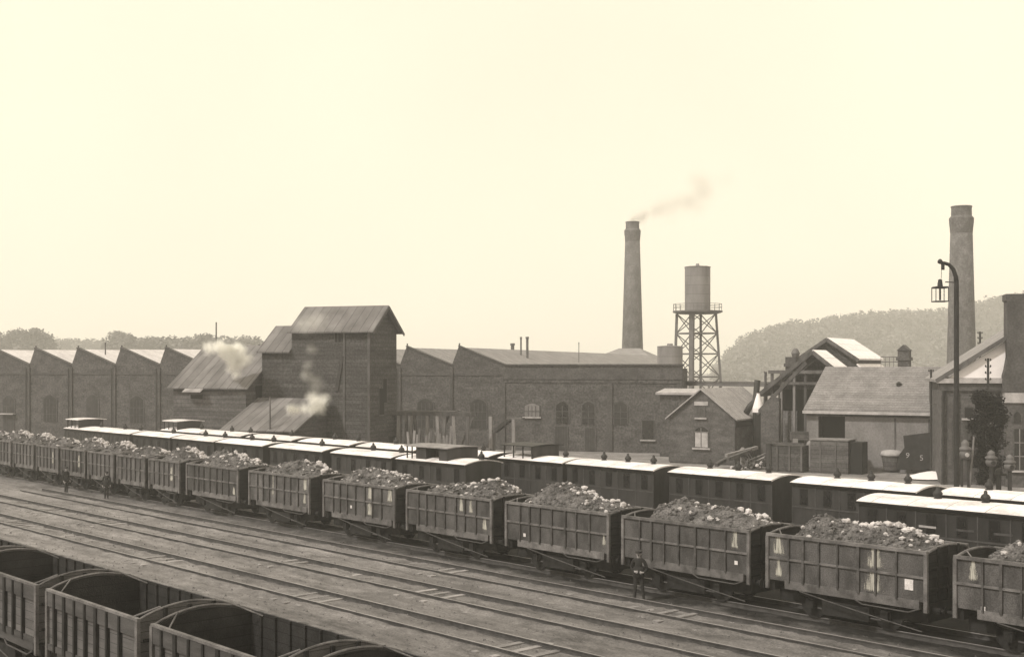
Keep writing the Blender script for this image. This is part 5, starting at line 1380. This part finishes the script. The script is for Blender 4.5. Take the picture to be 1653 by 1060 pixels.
# ---------------------------------------------------------------- smoke, steam and haze
def smoke_mat(name, dens, colr, ns, aniso=0.0):
    m = bpy.data.materials.new(name); m.use_nodes = True
    nt = m.node_tree; N, L = nt.nodes, nt.links; N.clear()
    o = N.new('ShaderNodeOutputMaterial'); v = N.new('ShaderNodeVolumePrincipled'); L.new(v.outputs[0], o.inputs['Volume'])
    v.inputs['Color'].default_value = (*colr, 1); v.inputs['Anisotropy'].default_value = aniso
    tc = N.new('ShaderNodeTexCoord'); ln = N.new('ShaderNodeVectorMath'); ln.operation = 'LENGTH'; L.new(tc.outputs['Object'], ln.inputs[0])
    nz = N.new('ShaderNodeTexNoise'); nz.inputs['Scale'].default_value = ns; nz.inputs['Detail'].default_value = 4; L.new(tc.outputs['Object'], nz.inputs['Vector'])
    a = N.new('ShaderNodeMath'); a.operation = 'MULTIPLY_ADD'; L.new(nz.outputs[0], a.inputs[0]); a.inputs[1].default_value = .9; L.new(ln.outputs['Value'], a.inputs[2])
    r = N.new('ShaderNodeMapRange'); L.new(a.outputs[0], r.inputs[0]); r.inputs[1].default_value = 1.38; r.inputs[2].default_value = .35; r.inputs[3].default_value = 0; r.inputs[4].default_value = 1
    p2 = N.new('ShaderNodeMath'); p2.operation = 'POWER'; L.new(r.outputs[0], p2.inputs[0]); p2.inputs[1].default_value = 2.2
    p3 = N.new('ShaderNodeMath'); p3.operation = 'MULTIPLY'; L.new(p2.outputs[0], p3.inputs[0]); p3.inputs[1].default_value = dens
    L.new(p3.outputs[0], v.inputs['Density'])
    M[name] = m
smoke_mat('steam', 6.0, (1.0, .99, .96), 2.4)
smoke_mat('thin_steam', .32, (1.0, .99, .96), 2.2)
smoke_mat('jet_steam', 2.6, (1.0, .99, .96), 2.4)
smoke_mat('dense_smoke', .17, (.5, .44, .38), 1.8)
smoke_mat('coal_smoke', .052, (.52, .46, .40), 1.8)
def puff(parent, name, m, c, rad, rot=(0, 0, 0)):
    me = bpy.data.meshes.get('puff_' + m)
    if me is None:
        bm = bmesh.new(); bmesh.ops.create_icosphere(bm, subdivisions=3, radius=1); me = bpy.data.meshes.new('puff_' + m); bm.to_mesh(me); bm.free(); me.materials.append(M[m])
    o = bpy.data.objects.new(name, me); col.objects.link(o); o.parent = parent; o.location = c; o.scale = rad; o.rotation_euler = rot
    return o
def puffs(name, lab, cat, Y, spec, m):
    P0 = at(spec[0][0], spec[0][1], Y); t = thing(name, lab, cat, P0); rnd = random.Random(name)
    for px, py, sx, sz, r0, r1, n in spec:
        for k in range(n):
            r = rnd.uniform(r0, r1) / FPX * Y
            P = at(px + rnd.gauss(0, sx), py + rnd.gauss(0, sz), Y) + Vector((0, rnd.gauss(0, .4) * sx / FPX * Y, 0))
            puff(t, 'steam_puff' if cat == 'steam' else 'smoke_puff', 'dense_smoke' if cat == 'smoke' and px < 1050 else m, P - P0, (r * rnd.uniform(.8, 1.4), r, r * rnd.uniform(.7, 1.2)), (rnd.uniform(0, 6), rnd.uniform(0, 6), rnd.uniform(0, 6)))
puffs('steam_cloud', 'white steam cloud over the roof of the boarded shed', 'steam', 103, [(379, 590, 4, 6, 9, 17, 6), (368, 567, 13, 4, 9, 18, 12), (380, 572, 8, 6, 10, 20, 8), (350, 563, 5, 2, 6, 11, 4)], 'steam')
puffs('steam_wisp', 'faint upright wisp of steam before the sorting tower wall', 'steam', 98, [(493, 598, 4, 8, 9, 17, 8), (499, 575, 5, 9, 9, 18, 5), (509, 622, 6, 10, 12, 20, 6), (508, 522, 14, 9, 14, 26, 8)], 'thin_steam')
puffs('steam_jet', 'bright jet of steam above the low lean to shed', 'steam', 95, [(470, 660, 2, 3, 7, 12, 7), (480, 663, 5, 2, 7, 13, 6), (497, 659, 9, 3, 8, 15, 7), (514, 649, 8, 6, 10, 18, 6)], 'jet_steam')
puffs('chimney_smoke', 'thin grey smoke drifting right from the tall chimney', 'smoke', 260, [(1023, 356, 2, 1.5, 7, 10, 5), (1030, 352, 4, 2, 8, 12, 7), (1042, 348, 6, 3, 10, 15, 8), (1058, 342, 9, 4, 12, 18, 9), (1078, 336, 11, 6, 15, 23, 9), (1098, 324, 12, 9, 18, 28, 8), (1114, 310, 14, 10, 20, 32, 7), (1140, 300, 16, 9, 20, 34, 5)], 'coal_smoke')

m = bpy.data.materials.new('haze'); m.use_nodes = True
nt = m.node_tree; nt.nodes.clear()
o_ = nt.nodes.new('ShaderNodeOutputMaterial'); v_ = nt.nodes.new('ShaderNodeVolumePrincipled'); nt.links.new(v_.outputs[0], o_.inputs['Volume'])
v_.inputs['Color'].default_value = (1.0, .985, .95, 1); v_.inputs['Density'].default_value = .00074; v_.inputs['Anisotropy'].default_value = 0.0
M['haze'] = m
o = MB().lohi(-1170, 1170, -80, 1310, -8.5, 82).build('haze', 'haze'); tag(o, kind='stuff')
